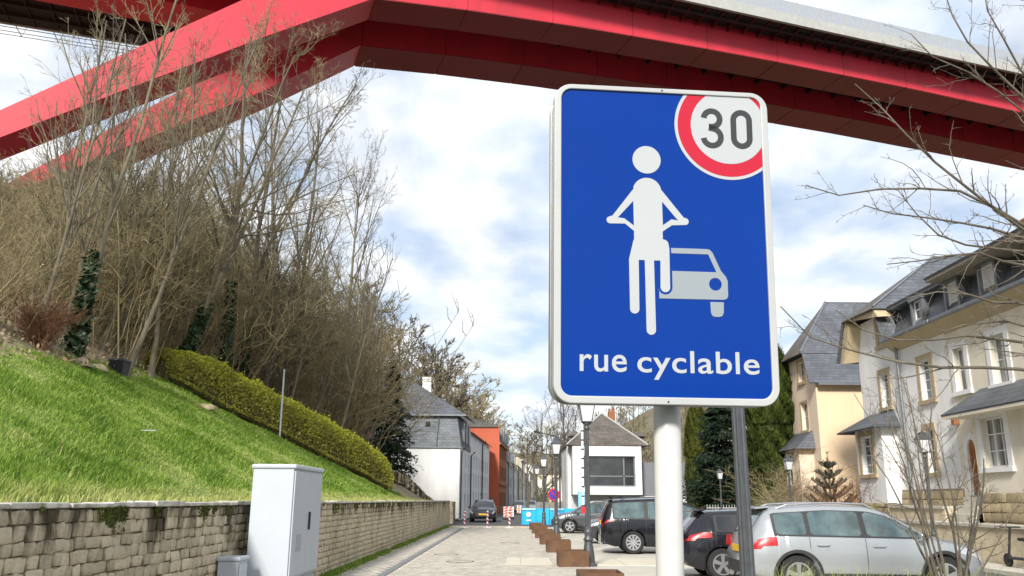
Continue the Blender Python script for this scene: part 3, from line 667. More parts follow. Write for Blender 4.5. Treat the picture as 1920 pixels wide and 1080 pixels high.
# ---- peach house
H3 = empty('gabled_house', (14.5, 39.5, 0), 'peach rendered house with steep slate half hipped roof', 'house')
PX = 14.5
m = MB(); m.add([(PX, 39.3, 0), (PX + 10, 39.3, 0), (PX + 10, 39.3, 7.3), (PX, 39.3, 7.3)], [(0, 1, 2, 3)]); m.build('wall', peach_render, H3)
pops = [(1.5, 2.3, 7.38, 8.5), (1.5, 2.4, 5.05, 6.4), (1.3, 2.3, 2.7, 4.0)]
m = MB(); facade(m, (PX, 43.0, 0), UY, NXm, 3.7, 0, 7.3, pops[1:]); facade(m, (PX, 42.8, 0), UY, NXm, 2.6, 7.3, 8.65, [(1.3, 2.1, 7.42, 8.45)])
m.add([(PX, 40.2, 7.3), (PX, 39.3, 7.3), (PX, 40.2, 8.65)], [(0, 1, 2)]); m.build('street_wall', peach_pale, H3)
for p in pops[1:]: window(H3, (PX, 43.0, 0), UY, NXm, p, bars=(1, 1), surround=stone_trim, sw=.1)
window(H3, (PX, 42.8, 0), UY, NXm, (1.3, 2.1, 7.42, 8.45), bars=(0, 2), surround=stone_trim, sw=.1)
ra = (PX + 1.6, 41.3, 11.6); rb = (PX + 10, 41.3, 11.6)
sheet('roof', [(PX - .4, 39.0, 7.12), (PX - .3, 39.95, 8.7), (PX + 10, 39.95, 8.7), (PX + 10, 39.0, 7.12)], slate_roof, H3)
sheet('roof', [(PX - .4, 39.9, 8.68), ra, rb, (PX + 10, 39.9, 8.68)], slate_roof, H3)
sheet('roof', [(PX - .4, 43.2, 8.72), (PX - .4, 39.9, 8.68), ra], slate_old, H3)
sheet('roof', [(PX - .4, 43.2, 8.72), ra, rb, (PX + 10, 43.2, 8.72)], slate_roof, H3)
MB().tube([(PX - .38, 39.92, 8.74), ra], .06, 5).build('hip_ridge', zinc, H3)
MB().box((PX + .0, 38.88, 7.0), (PX + 10, 39.06, 7.12)).build('gutter', zinc, H3)
for x in (1.9, 3.6): MB().box((PX + x, 40.45, 9.75), (PX + x + .25, 40.6, 9.95)).build('roof_vent', zinc, H3)
m = MB().box((PX - .7, 40.3, 0), (PX, 42.6, 4.1)); m.build('bay_wall', peach_pale, H3)
sheet('bay_roof', [(PX - 1.0, 42.9, 4.1), (PX - 1.0, 39.9, 4.1), (PX + .02, 40.2, 5.0), (PX + .02, 42.6, 5.0)], slate_roof, H3)
sheet('bay_roof', [(PX - 1.0, 39.9, 4.1), (PX + .02, 39.9, 4.1), (PX + .02, 40.2, 5.0)], slate_roof, H3)
window(H3, (PX - .7, 42.6, 0), UY, NXm, (0.4, 1.4, 2.4, 3.9), bars=(1, 1), surround=stone_trim, sw=.08, dep=-.05)
# a further pale house behind the yew column
H4 = empty('house', (17, 58, 0), 'pale yellow house corner behind the tall yew column', 'house')
MB().box((15.4, 54, 0), (25, 64, 8.4)).build('wall', cream_render, H4)
sheet('roof', [(15, 53.6, 8.3), (25.5, 53.6, 8.3), (22, 59, 11.5), (18, 59, 11.5)], slate_roof, H4); sheet('roof', [(15, 53.6, 8.3), (18, 59, 11.5), (15, 64.4, 8.3)], slate_roof, H4)
MB().tube([(15.3, 53.85, 8.2), (15.3, 53.85, 0.2)], .07, 6).build('drainpipe', zinc, H4)
for z0 in (2.4, 5.2): window(H4, (15.4, 62, 0), UY, NXm, (1, 2, z0, z0 + 1.4), dep=-.05, surround=stone_trim, sw=.1)

# ---- modern white house with the picture window
H5 = empty('modern_house', (6.8, 60, 0), 'white cubic house front with large picture window under an old hip roof', 'house')
bx0, bx1, by = 4.4, 9.3, 60.0; NYm = np.array([0, -1.0, 0]); UX = np.array([1.0, 0, 0])
op = (0.8, 4.45, 2.6, 4.72)
m = MB(); facade(m, (bx0, by, 0), UX, NYm, bx1 - bx0, 2.05, 5.4, [op], dep=0.3)
m.add([(bx0, by, 2.05), (bx1, by, 2.05), (bx1, by + 2, 2.05), (bx0, by + 2, 2.05)], [(0, 3, 2, 1)]); m.add([(bx0, by, 2.05), (bx0, by + 2, 2.05), (bx0, by + 2, 5.4), (bx0, by, 5.4)], [(0, 1, 2, 3)]); m.add([(bx1, by, 2.05), (bx1, by + 8, 2.05), (bx1, by + 8, 5.4), (bx1, by, 5.4)], [(0, 1, 2, 3)]); m.add([(bx0, by, 5.4), (bx1, by, 5.4), (bx1, by + 2, 5.4), (bx0, by + 2, 5.4)], [(0, 1, 2, 3)])
m.box((bx0 - .3, by + 2, 0), (bx0, by + 8, 5.5)); m.box((bx0, by + 2.0, 0), (bx0 + .55, by + 2.3, 2.05)); m.build('wall', white_render, H5)
window(H5, (bx0, by, 0), UX, NYm, op, frame=zinc, bars=(0, 0), dep=.2, ft=.09)
m = MB(); m.box((bx0 + 3.6, by + .2, 2.68), (bx0 + 3.7, by + .26, 4.65)); m.box((bx0 + .9, by + .2, 3.28), (bx0 + 4.4, by + .262, 3.36)); m.build('mullion', zinc, H5)
m = MB()
for x in (6.4, 6.9, 7.6): m.box((x, by + .5, 2.6), (x + .05, by + .55, 3.2)); m.box((x + .3, by + .5, 2.6), (x + .35, by + .55, 3.2)); m.box((x, by + .5, 3.15), (x + .35, by + .55, 3.2))
m.build('chair_backs', white_frame, H5)
MB().box((bx0 + .6, by + 2.2, 0), (bx1 - .1, by + 2.4, 2.03)).build('garage_door', mat('garage_door', (0.55, 0.55, 0.53), 0.7, 0.05, 2), H5)
for x in (7.2, 7.9): MB().box((x, by + 2.12, .1), (x + .2, by + 2.19, 1.9)).build('garage_slot', glass_dark, H5)
ap = (6.85, 63.0, 8.0); ap2 = (6.85, 66, 8.0); e0, e1, e2, e3 = (4.0, 60.2, 5.5), (9.85, 60.2, 5.5), (9.85, 69, 5.5), (4.0, 69, 5.5)
sheet('roof', [e0, e1, ap], slate_old, H5); sheet('roof', [e1, e2, ap2, ap], slate_old, H5); sheet('roof', [e3, e0, ap, ap2], slate_old, H5)
for a_, b_ in ((e0, ap), (e1, ap)): MB().tube([np.array(a_) + [0, 0, .04], np.array(b_) + [0, 0, .05]], .06, 5).build('hip_ridge', parapet, H5)
for x0 in (4.3, 9.0):
    MB().box((x0, 62.2, 5.6), (x0 + .95, 64, 6.3)).build('dormer', slate_old, H5); sheet('dormer_roof', [(x0 - .15, 62.0, 6.3), (x0 + 1.1, 62.0, 6.3), (x0 + .48, 63, 6.75)], slate_old, H5)
MB().box((7.5, 64, 6.5), (8.0, 64.6, 8.3)).build('chimney', brick_brown, H5)
for x in (7.6, 7.85): MB().lathe([(.08, 0), (.1, .25)], 8, (x, 64.3, 8.29)).build('chimney_pot', brick_brown, H5)
MB().tube([(4.05, 60.1, 5.4), (4.0, 60.1, 5.0), (4.0, 60.1, .1)], .06, 6).build('drainpipe', parapet, H5)
H6 = empty('annex_building', (10.5, 62, 0), 'low grey clad annex beside the modern white house', 'building')
MB().box((9.35, 61.2, 2.0), (13.6, 66, 4.35)).build('upper_wall', mat('grey_clad', (0.18, 0.19, 0.21), 0.6, 0.1, 1), H6); MB().box((9.35, 61.2, 0), (13.6, 66, 1.98)).build('lower_wall', white_render, H6)
MB().box((9.9, 61.12, .1), (11.3, 61.18, 1.7)).build('garage_door', white_frame, H6)

# ---- big white house on the left with slate mansard, orange house and the row beyond
VD = unit([0.061, 1, 0]); VN = np.array([VD[1], -VD[0], 0])         # street-side facades
L1 = empty('long_house', (-6, 74, 0), 'long white rendered house with slate clad mansard end wall', 'house')
c0 = np.array([-4.35, 72.0, 0]); LEN = 29.0; WID = 12.0
m = MB(); m.add([c0, c0 + [-WID, 0, 0], c0 + [-WID, 0, 6.05], c0 + [0, 0, 6.05]], [(0, 1, 2, 3)])
fo = []
for k in range(11):
    for z0 in (0.9, 2.65, 4.4):
        fo.append((1.2 + k*2.5, 2.05 + k*2.5, z0, z0 + 1.25))
facade(m, c0, VD, VN, 8.0, 0, 6.05, [p for p in fo if p[1] < 8]); m.build('wall', white_render, L1)
m = MB(); facade(m, c0 + VD*8, VD, VN, LEN - 8, 0, 7.8, [(p[0]-8, p[1]-8, p[2]+.2, p[3]+.2) for p in fo if p[0] > 8 and p[1] < LEN])
q0 = c0 + VD*8; m.add([q0, q0 - VN*6, q0 - VN*6 + [0, 0, 7.8], q0 + [0, 0, 7.8]], [(0, 1, 2, 3)]); m.build('rear_wing_wall', white_render, L1)
for p in fo:
    if p[1] < 8: window(L1, c0, VD, VN, p, bars=(0, 1), sill=False)
    elif p[0] > 8 and p[1] < LEN: window(L1, c0 + VD*8, VD, VN, (p[0]-8, p[1]-8, p[2]+.2, p[3]+.2), bars=(0, 1), sill=False)
# slate end wall and mansard sides
sl = c0 + np.array([0.08, -0.10, 0])
m = MB(); P_ = [sl + [0, 0, 6.0], sl + [-WID, 0, 6.0], sl + [-WID, 0, 8.8], sl + [-.42, 0, 8.8]]; m.add(P_ + [p + np.array([0, 2.0, 0]) for p in P_], [(0, 1, 2, 3), (0, 4, 5, 1), (7, 6, 5, 4), (0, 3, 7, 4)]); m.build('slate_end_wall', slate_wall, L1)
sheet('mansard', [sl + [0.02, 0, 6.0], sl + VD*8 + [0, 0, 6.0], sl + VD*8 + [-.42, 0, 8.8], sl + [-.40, 0, 8.8]], slate_dark, L1)
for k, a_ in enumerate((1.2, 3.4, 5.6)):
    q = c0 + VD*a_; m = MB(); m.obox(q + [-.5, 0, 6.4], VD*1.0, VN*.62, np.array([0, 0, 1.9])); d_ = m.build('dormer', zinc, L1)
    window(L1, q + np.array([0.0, 0, 0]) + VN*.13, VD, VN, (.12, .88, 6.6, 8.1), bars=(0, 1), dep=-.03)
apx = c0 + np.array([-4.7, 2.5, 12.1]); bx_ = c0 + np.array([-WID - .3, 4, 12.1])
sheet('roof', [sl + [.35, -.3, 8.75], sl + [-WID - .3, -.3, 8.75], sl + [-WID - .3, 2.4, 12.1], apx], slate_roof, L1)
sheet('roof', [sl + [.35, -.3, 8.75], apx, c0 + VD*8 + [-4.7, 0, 12.1], c0 + VD*8 + [.4, 0, 8.75]], slate_roof, L1)
MB().obox(sl + [-WID - .3, -.34, 8.62], (WID + .7, 0, 0), (0, .12, 0), (0, 0, .13)).build('gutter', zinc, L1)
MB().obox(sl + [-WID - .1, -.05, 5.92], (WID + .2, 0, 0), (0, .12, 0), (0, 0, .09)).build('drip_edge', zinc, L1)
sheet('roof', [c0 + VD*8 + [.35, 0, 7.8], c0 + VD*LEN + [.35, 0, 7.8], c0 + VD*LEN + [-4.5, 0, 10.2], c0 + VD*8 + [-4.5, 0, 10.2]], slate_roof, L1)
MB().box((-8.2, 76, 10.5), (-7.4, 76.8, 12.6)).build('chimney', white_render, L1)
MB().box((-7.35, 71.84, 7.75), (-6.98, 71.9, 8.12)).build('end_window', glass_dark, L1)
MB().tube([sl + [-1.9, -.05, 8.7], sl + [-2.1, -.05, 6.05]], .05, 5).build('drainpipe', zinc, L1)
for a_, zt in ((.05, 6), (7.7, 6.0), (19.0, 7.8)):
    q = c0 + VD*a_ + VN*.14; MB().tube([q + VN*.35 + [0, 0, zt], q + [0, 0, zt - .35], q + [0, 0, .1]], .075, 6).build('drainpipe', dark_metal, L1)
MB().tube([sl + [-4.7, -.02, 6.0], sl + [-5.0, -.02, 5.6], sl + [-5.1, -.02, 2.6]], .06, 6).build('drainpipe', zinc, L1)
# orange house
L2 = empty('orange_house', (-3, 103, 0), 'tall orange red rendered house with brown brick street front', 'house')
c0 = np.array([-1.4, 102.0, 0]); 
m = MB(); m.add([c0, c0 + [-9, 0, 0], c0 + [-9, 0, 10.3], c0 + [0, 0, 10.3]], [(0, 1, 2, 3)]); m.build('end_wall', orange_render, L2)
fo = [(1.0 + k*2.0, 2.1 + k*2.0, z0, z0 + 1.7) for k in range(6) for z0 in (.9, 4.0, 6.6)]
m = MB(); facade(m, c0, VD, VN, 13.5, 0, 8.3, fo); m.build('street_wall', brick_brown, L2)
for p in fo: window(L2, c0, VD, VN, p, frame=stone_trim, bars=(0, 1), sill=False)
for z0 in (3.4, 8.2): m = MB(); m.obox(c0 + [0, 0, z0], VD*13.5, VN*.22, np.array([0, 0, .28])); m.build('cornice', brick_brown, L2)
m = MB(); m.add([c0 + [0, .02, 8.3], c0 + [0, .02, 10.3], c0 + [-.7, .02, 10.3]], [(0, 1, 2)])
sheet('mansard', [c0 + [.12, .05, 8.4], c0 + VD*13.5 + [.12, 0, 8.4], c0 + VD*13.5 + [-.45, 0, 10.3], c0 + [-.45, .05, 10.3]], slate_dark, L2)
for a_ in (1.4, 4.6, 7.8, 11.0):
    m = MB(); m.obox(c0 + VD*a_ + [-.5, 0, 8.6], VD*1.0, VN*.75, np.array([0, 0, 1.5])); m.build('dormer', zinc, L2)
sheet('roof', [c0 + [-.2, -.2, 10.28], c0 + [-9, -.2, 10.28], c0 + [-5, 5, 12.3]], slate_old, L2); sheet('roof', [c0 + [-.2, -.2, 10.28], c0 + [-5, 5, 12.3], c0 + VD*13.5 + [-5, 0, 12.3], c0 + VD*13.5 + [-.2, 0, 10.28]], slate_old, L2)
MB().box((-3.2, 101.93, 0), (-2.0, 101.99, 1.85)).build('door', mat('grey_door', (0.13, 0.14, 0.145), 0.6), L2)
# row beyond
row = [('grey', 117, 11, 6.6, -.45, (0.45, 0.46, 0.47)), ('white', 129, 11, 6.9, .35, (0.72, 0.72, 0.70)), ('pale yellow', 141, 12, 7.0, 1.2, (0.62, 0.56, 0.40)), ('white', 154, 12, 8.6, 2.0, (0.76, 0.76, 0.75)),
       ('cream', 168, 14, 6.6, 3.0, (0.66, 0.60, 0.48)), ('white', 184, 16, 7.5, 4.2, (0.74, 0.73, 0.70))]
labs = ['grey rendered row house with dark dormers next to the orange house', 'white row house with dormers beyond the grey one', 'pale yellow row house half hidden along the far street', 'white flat roofed block far along the street', 'cream house far along the street before the last one', 'last white house closing the left side of the street']
for (nm, y, ln, zt, x, col), lb_ in zip(row, labs):
    hs = empty('row_house', (x - 3, y, 0), lb_, 'house'); c0 = np.array([x, y, 0.0])
    fo = [(1.2 + k*2.6, 2.2 + k*2.6, z0, z0 + 1.4) for k in range(int(ln // 2.6)) for z0 in (.9, 3.4) + ((5.9,) if zt > 7.4 else ())]
    wmat = mat('row_' + str(int(y)), col, 0.9, 0.05, 1)
    m = MB(); facade(m, c0, VD, VN, ln, 0, zt, fo); m.add([c0, c0 + [-9, 0, 0], c0 + [-9, 0, zt], c0 + [0, 0, zt]], [(0, 1, 2, 3)]); m.build('wall', wmat, hs)
    for p in fo: window(hs, c0, VD, VN, p, bars=(0, 1), sill=False)
    if y != 154:
        sheet('roof', [c0 + [.3, -.1, zt], c0 + VD*ln + [.3, 0, zt], c0 + VD*ln + [-4, 0, zt + 2.8], c0 + [-4, -.1, zt + 2.8]], slate_dark, hs); m = MB(); m.add([c0 + [0, 0, zt], c0 + [-9, 0, zt], c0 + [-4, 0, zt + 2.75]], [(0, 1, 2)]); m.build('gable', wmat, hs)
        for k in range(int(ln // 4)):
            m = MB(); m.obox(c0 + VD*(1.5 + k*4) + [-1.2, 0, zt + .2], VD*1.2, VN*1.25, np.array([0, 0, 1.5])); m.build('dormer', wmat, hs)
        MB().box((x - 3.6, y + 3, zt + 2), (x - 2.9, y + 3.8, zt + 3.7)).build('chimney', brick_brown, hs)
    else: m = MB(); m.obox(c0 + [-9, -.1, zt], VD*ln, VN*9.3, np.array([0, 0, .3])); m.build('flat_roof', parapet, hs)
    q = c0 + VN*.12 + VD*.1; MB().tube([q + [0, 0, zt], q], .07, 5).build('drainpipe', dark_metal, hs)
hs = empty('end_house', (10, 205, 0), 'pale house facing down the street at its far end', 'house'); MB().box((6.5, 205, 0), (17, 214, 8)).build('wall', mat('end_wall', (.7, .66, .56), .9), hs)
sheet('roof', [(6, 204.6, 7.9), (17.5, 204.6, 7.9), (17.5, 209, 10.5), (6, 209, 10.5)], slate_old, hs)
for x in (7.5, 10, 12.5, 15): 
    for z0 in (1.5, 4.8): window(hs, (0, 205, 0), UX, NYm, (x, x + 1.0, z0, z0 + 1.6), dep=-.05)
# ================================================================ STREET SIGN
sign_blue = mat('sign_blue', (0.0, 0.036, 0.27), 0.2, 0.05, 1.2, spec=0.2, coat=0.05)
sign_white = mat('sign_white', (0.46, 0.485, 0.50), 0.4, 0.03, 1.0)
sign_grey = mat('sign_grey', (0.29, 0.33, 0.36), 0.4, 0.03, 1.0)
sign_red = mat('sign_red', (0.50, 0.006, 0.03), 0.3, 0.03, 1.0)
sign_black = mat('sign_black', (0.035, 0.037, 0.04), 0.4, 0.05)
sign_rim = mat('sign_rim', (0.50, 0.51, 0.51), 0.35, 0.06, 3, metal=0.1)
pole_white = mat('pole_white', (0.60, 0.60, 0.58), 0.35, col2=(0.50, 0.495, 0.47), scale=3, lo=0.5, hi=0.8)
alu = mat('aluminium', (0.55, 0.55, 0.55), 0.3, 0.1, 8, metal=0.9)
dark_in = mat('dark_inside', (0.02, 0.02, 0.02), 0.7)
SC = np.array([0.42, 2.22, 1.87]); yaw, lean = 0.0886, 0.0696
dvec = np.array([math.cos(yaw), math.sin(yaw), 0]); nvec = np.array([math.sin(yaw), -math.cos(yaw), 0])
upv = np.array([0, 0, 1.0]) * math.cos(lean) + nvec * math.sin(lean)
fvec = np.cross(dvec, upv)                        # out of the face, toward the street
foot = SC - upv * (SC[2] / upv[2]) - fvec * 0.06
sign = empty('road_sign', (foot[0], foot[1], 0), 'blue cycle street sign reading rue cyclable with 30 limit on white pole', 'sign')
def SP(s, t, d=0.0): return SC + dvec * s + upv * t + fvec * d
def rrect(x0, x1, z0, z1, r, n=7):
    pts = []
    for cx, cz, a0 in ((x1-r, z0+r, -90), (x1-r, z1-r, 0), (x0+r, z1-r, 90), (x0+r, z0+r, 180)):
        for k in range(n + 1): a = R(a0 + 90 * k / n); pts.append((cx + r*math.cos(a), cz + r*math.sin(a)))
    return pts
def plate(name, polys, m, d0, d1, par=None, bevel=0):
    mb = MB()
    for poly in polys:
        A_ = [SP(p[0], p[1], d0) for p in poly]; B_ = [SP(p[0], p[1], d1) for p in poly]; n = len(poly)
        mb.add(A_ + B_, [tuple(reversed(range(n))), tuple(range(n, 2*n))] + [(i, (i+1) % n, n+(i+1) % n, n+i) for i in range(n)])
    return mb.build(name, m, par or sign, bevel=bevel)
def ringp(name, outer, inner, m, d0, d1, bev=0):
    n = len(outer); mb = MB()
    mb.loft([[SP(*p, d0) for p in outer], [SP(*p, d1) for p in outer], [SP(*p, d1) for p in inner], [SP(*p, d0) for p in inner], [SP(*p, d0) for p in outer]], cap=False)
    return mb.build(name, m, sign, bevel=bev)
mm = lambda pts: [(a / 1000, b / 1000) for a, b in pts]
plate('face_panel', [rrect(-.302, .302, .008, .892, .042)], sign_blue, -.012, -.002)
ringp('frame', rrect(-.31, .31, 0, .9, .05, 9), rrect(-.290, .290, .020, .886, .030, 9), sign_rim, -.028, .004, 0.0025)
plate('rear_panel', [rrect(-.308, .302, .004, .872, .05)], alu, -.048, -.042); ringp('rear_frame', rrect(-.316, .304, -.002, .874, .05, 9), rrect(-.300, .290, .016, .860, .034, 9), alu, -.056, -.036, .002)
plate('spacer', [rrect(-.27, .27, .05, .83, .04)], dark_in, -.0415, -.0285)
# cyclist
circ = lambda cx, cy, r, n=40, a0=0, a1=360: [(cx + r*math.cos(R(a0 + (a1-a0)*k/n)), cy + r*math.sin(R(a0 + (a1-a0)*k/n))) for k in range(n if a1-a0 == 360 else n+1)]
cyc = empty
body = [(-86, 453), (-86, 477), (-111, 497), (-152, 496)] + circ(-153, 506, 10, 8, 262, 100) + [(-146, 519), (-84, 601)] + circ(-47, 591, 41, 14, 166, 14) + [(-8, 600), (56, 520)] + circ(60, 509, 10, 8, 80, -82) + [(22, 497), (-5, 478), (-5, 456), (-1, 455)] + circ(-3, 441, 14, 6, 80, 0) + \
       [(13, 430), (13, 321)] + circ(-0.5, 320, 13.5, 10, 0, -180) + [(-13, 395), (-31, 395), (-29, 201)] + circ(-42, 201, 13, 10, 0, -180) + [(-57, 395), (-74, 395), (-74, 258)] + circ(-87, 258, 13, 10, 0, -180) + [(-101, 397), (-88, 450)]
holes = [[(-87, 563), (-131, 514), (-113, 512), (-86, 492)], [(-5, 564), (-4, 496), (21, 514), (40, 511)]]
def curve_plate(name, loops, m, d, th=0.0004, par=None):
    """filled outline with holes: 2D curve converted to a mesh lying on the sign face"""
    cu = bpy.data.curves.new(name, 'CURVE'); cu.dimensions = '2D'; cu.fill_mode = 'BOTH'; cu.extrude = th
    for lp in loops:
        s_ = cu.splines.new('POLY'); s_.points.add(len(lp) - 1); s_.use_cyclic_u = True
        for q, p in zip(s_.points, lp): q.co = (p[0] / 1000, p[1] / 1000, 0, 1)
    return curve_to_sign(name, cu, m, d, par)
def curve_to_sign(name, cu, m, d, par=None, xform=None):
    tmp = bpy.data.objects.new('tmp', cu); COL.objects.link(tmp); bpy.context.view_layer.update()
    me = bpy.data.meshes.new_from_object(tmp.evaluated_get(bpy.context.evaluated_depsgraph_get())); bpy.data.objects.remove(tmp)
    Vv = np.empty(len(me.vertices) * 3, np.float32); me.vertices.foreach_get('co', Vv); Vv = Vv.reshape(-1, 3).astype(float)
    if xform: Vv = xform(Vv)
    par = par or sign
    Wv = SC + Vv[:, :1] * dvec + Vv[:, 1:2] * upv + (Vv[:, 2:3] + d) * fvec - wl(par)
    me.vertices.foreach_set('co', Wv.astype(np.float32).ravel()); me.materials.clear(); me.materials.append(m); me.update(); me.name = name
    return link(name, me, par)
cy_o = curve_plate('cyclist_symbol', [body] + holes, sign_white, -.0012)
curve_plate('cyclist_head', [circ(-47, 685, 40.5)], sign_white, -.0012, par=cy_o)
arc = circ(-0.5, 320, 21, 10, -105, -2)
carp = [(18, 432), (118, 432), (128, 430), (135, 423), (158, 371), (172, 354), (176, 343), (176, 300), (172, 293), (164, 290), (-18, 289), (-18, 314)] + circ(-0.5, 320, 20, 10, 195, 360) + [(19.5, 367), (145, 367), (123, 417), (18, 417)]
co = curve_plate('car_symbol', [carp, circ(141, 333, 18, 24)], sign_grey, -.0012)
curve_plate('car_wheel', [[(125, 283), (163, 283), (162, 254), (158, 245), (150, 242), (136, 242), (129, 245), (126, 254)]], sign_grey, -.0012, par=co)
# 30 roundel, cut by the frame
cx, cy, = 194, 794
def clip(poly):
    x1, y1, r = 290, 886, 30
    o_ = []
    for x, y in poly:
        x2, y2 = min(x, x1), min(y, y1)
        if x2 > x1 - r and y2 > y1 - r:
            dx_, dy_ = x2 - (x1 - r), y2 - (y1 - r); q = math.hypot(dx_, dy_)
            if q > r: x2, y2 = x1 - r + dx_*r/q, y1 - r + dy_*r/q
        o_.append((x2, y2))
    return o_
ro = curve_plate('limit_rim', [clip(circ(cx, cy, 158, 160))], sign_white, -.0012)
curve_plate('limit_ring', [clip(circ(cx, cy, 149, 160))], sign_red, -.0006, .0002, par=ro)
curve_plate('limit_field', [clip(circ(cx, cy, 111, 160))], sign_white, -.0001, .0002, par=ro)
def stroke(pts, w_):
    P_ = np.array(pts, float); T = np.gradient(P_, axis=0); T /= np.linalg.norm(T, axis=1)[:, None]; Nn = np.stack([-T[:, 1], T[:, 0]], 1)
    return [tuple(p) for p in P_ + Nn*w_/2] + [tuple(p) for p in (P_ - Nn*w_/2)[::-1]]
ws = 17
three_a = [(121, 822)] + circ(146, 817, 23.5, 14, 160, -90)[1:] + [(135, 793)]
three_a = circ(145, 816, 23.5, 22, 175, -88) + [(136, 792.5)]
three_b = [(136, 789)] + circ(145, 761, 25.5, 24, 86, -172)
def digit(n_, loops): return curve_plate(n_, loops, sign_black, .0004, .0002, par=ro)
digit('digit_three', [stroke(three_a, ws)]); digit('digit_three', [stroke(three_b, ws)])
zo = rrect(200, 264, 729, 847, 32, 10); zi = rrect(217, 247, 746, 830, 15, 10); digit('digit_zero', [zo, zi])
# lettering
for word, xa, xb, hgt_ in (('rue', -.239, -.111, .0445), ('cyclable', -.082, .257, .059)):
    fc = bpy.data.curves.new('lettering', 'FONT'); fc.body = word; fc.size = 1; fc.extrude = 0.0; fc.offset = 0.010; fc.space_character = 1.05
    def fit(V_):
        x0, x1 = V_[:, 0].min(), V_[:, 0].max(); o_ = np.zeros_like(V_)
        o_[:, 0] = xa + (V_[:, 0] - x0) * (xb - xa) / (x1 - x0); o_[:, 1] = 0.087 + V_[:, 1] * hgt_ / V_[:, 1].max(); return o_
    curve_to_sign('lettering', fc, sign_white, -.0008, xform=fit)
# pole and brackets
pb_ = SP(0.0, -1.0, -.095) ; m = MB(); q0 = SP(0.024, .84, -.100); q1 = SP(0.024, -SC[2] / upv[2] + 0.12*0, -.100)
m.tube([q1 - upv*.05, q0], 0.0375, 28).build('pole', pole_white, sign, smooth=True)
for t in (.12, .72):
    m = MB(); m.obox(SP(-.3, t, -.0575), dvec*.6, upv*.035, -fvec*.012).build('rail', alu, sign)
    MB().tube([SP(.024, t + .0, -.100), SP(.024, t + .035, -.100)], .0425, 24).build('clamp', alu, sign)
for s_, t in ((0, .008), (0, .893)): MB().tube([SP(s_, t, .0035), SP(s_, t, .0055)], .0025, 8).build('rivet', dark_in, sign)

# ================================================================ CABINET
cab_m = mat('cabinet_grey', (0.47, 0.51, 0.55), 0.5, 0.03, 1.5, bump=0.05)
cab2 = mat('cabinet_base', (0.36, 0.39, 0.42), 0.6, 0.05)
X0, X1, Y0, Y1, ZT = -3.83, -3.22, 12.6, 14.45, 2.12
CB = empty('utility_cabinet', ((X0+X1)/2, (Y0+Y1)/2, 0), 'tall pale grey double door utility cabinet beside the stone wall', 'cabinet')
MB().box((X0 + .03, Y0 + .03, 0), (X1 - .03, Y1 - .03, .47)).build('plinth', cab2, CB, bevel=.01)
MB().box((X0, Y0, .475), (X1, Y1, ZT - .07)).build('body', cab_m, CB, bevel=.012)
MB().box((X0 - .03, Y0 - .03, ZT - .069), (X1 + .04, Y1 + .03, ZT)).build('lid', cab_m, CB, bevel=.03)
ym = (Y0 + Y1) / 2
for a, b in ((Y0 + .03, ym - .006), (ym + .006, Y1 - .03)):
    MB().box((X1 + .001, a, .51), (X1 + .022, b, ZT - .1)).build('door', cab_m, CB, bevel=.006)
MB().box((X1 + .0225, ym + .06, 1.15), (X1 + .045, ym + .13, 1.42)).build('handle', dark_in, CB, bevel=.008)
MB().box((X1 + .0225, Y0 + .3, .85), (X1 + .026, Y0 + .6, 1.1)).build('notice_plate', cab2, CB)
CB2 = empty('junction_box', (-3.75, 12.1, 0), 'small low white junction box beside the tall cabinet', 'cabinet')
MB().box((-4.0, 11.9, 0), (-3.72, 12.3, .78)).build('body', cab_m, CB2, bevel=.01); MB().box((-4.02, 11.88, .782), (-3.69, 12.32, .84)).build('lid', cab_m, CB2, bevel=.02)
MB().box((-3.719, 11.94, .1), (-3.70, 12.26, .74)).build('door', cab_m, CB2, bevel=.006)

# ================================================================ LAMPS
def make_lamp():
    r = empty('street_lamp', (0, 0, 0))
    MB().lathe([(.22, 0), (.22, .04), (.17, .06), (.165, .12), (.145, .3), (.115, .5), (.10, .6), (.10, .62)], 16).build('base', lamp_paint, r, smooth=True)
    MB().lathe([(.125, .621), (.135, .66), (.10, .70), (.095, .78), (.12, .83), (.12, .87), (.085, .9), (.075, .98)], 16).build('collar', lamp_paint, r, smooth=True)
    MB().lathe([(.066, .981), (.062, 2.0), (.055, 3.3), (.052, 3.46)], 24, flute=.13).build('shaft', lamp_paint, r)
    h = MB().lathe([(.07, 3.461), (.09, 3.49), (.05, 3.53), (.05, 3.58), (.12, 3.62), (.12, 3.65)], 14).build('neck', lamp_paint, r, smooth=True)
    m = MB(); b, t, z0, z1 = .125, .20, 3.66, 4.10
    for i in range(4):
        a0 = math.pi/4 + i*math.pi/2; k = math.sqrt(2)
        m.tube([(b*k*math.cos(a0), b*k*math.sin(a0), z0), (t*k*math.cos(a0), t*k*math.sin(a0), z1)], .014, 5)
    sq = lambda w_, z_: [(-w_, -w_, z_), (w_, -w_, z_), (w_, w_, z_), (-w_, w_, z_)]
    m.loft([sq(.14, 3.651), sq(.14, 3.675)]); m.loft([sq(.225, 4.10), sq(.225, 4.13)])
    m.build('lantern_frame', lamp_paint, r)
    for i in range(4):
        c_, s_ = math.cos(i*math.pi/2), math.sin(i*math.pi/2); rot = lambda p: (p[0]*c_ - p[1]*s_, p[0]*s_ + p[1]*c_, p[2])
        MB().add([rot(p) for p in ((-b, -b, z0+.01), (b, -b, z0+.01), (t, -t, z1-.01), (-t, -t, z1-.01))], [(0, 1, 2, 3)]).build('pane', lantern_glass, r)
    MB().loft([sq(.235, 4.131), sq(.15, 4.26), sq(.11, 4.29), sq(.11, 4.35), sq(.03, 4.40)]).build('hood', lamp_paint, r)
    MB().lathe([(.02, 4.40), (.035, 4.43), (.01, 4.47), (.004, 4.5)], 8).build('finial', lamp_paint, r)
    return r
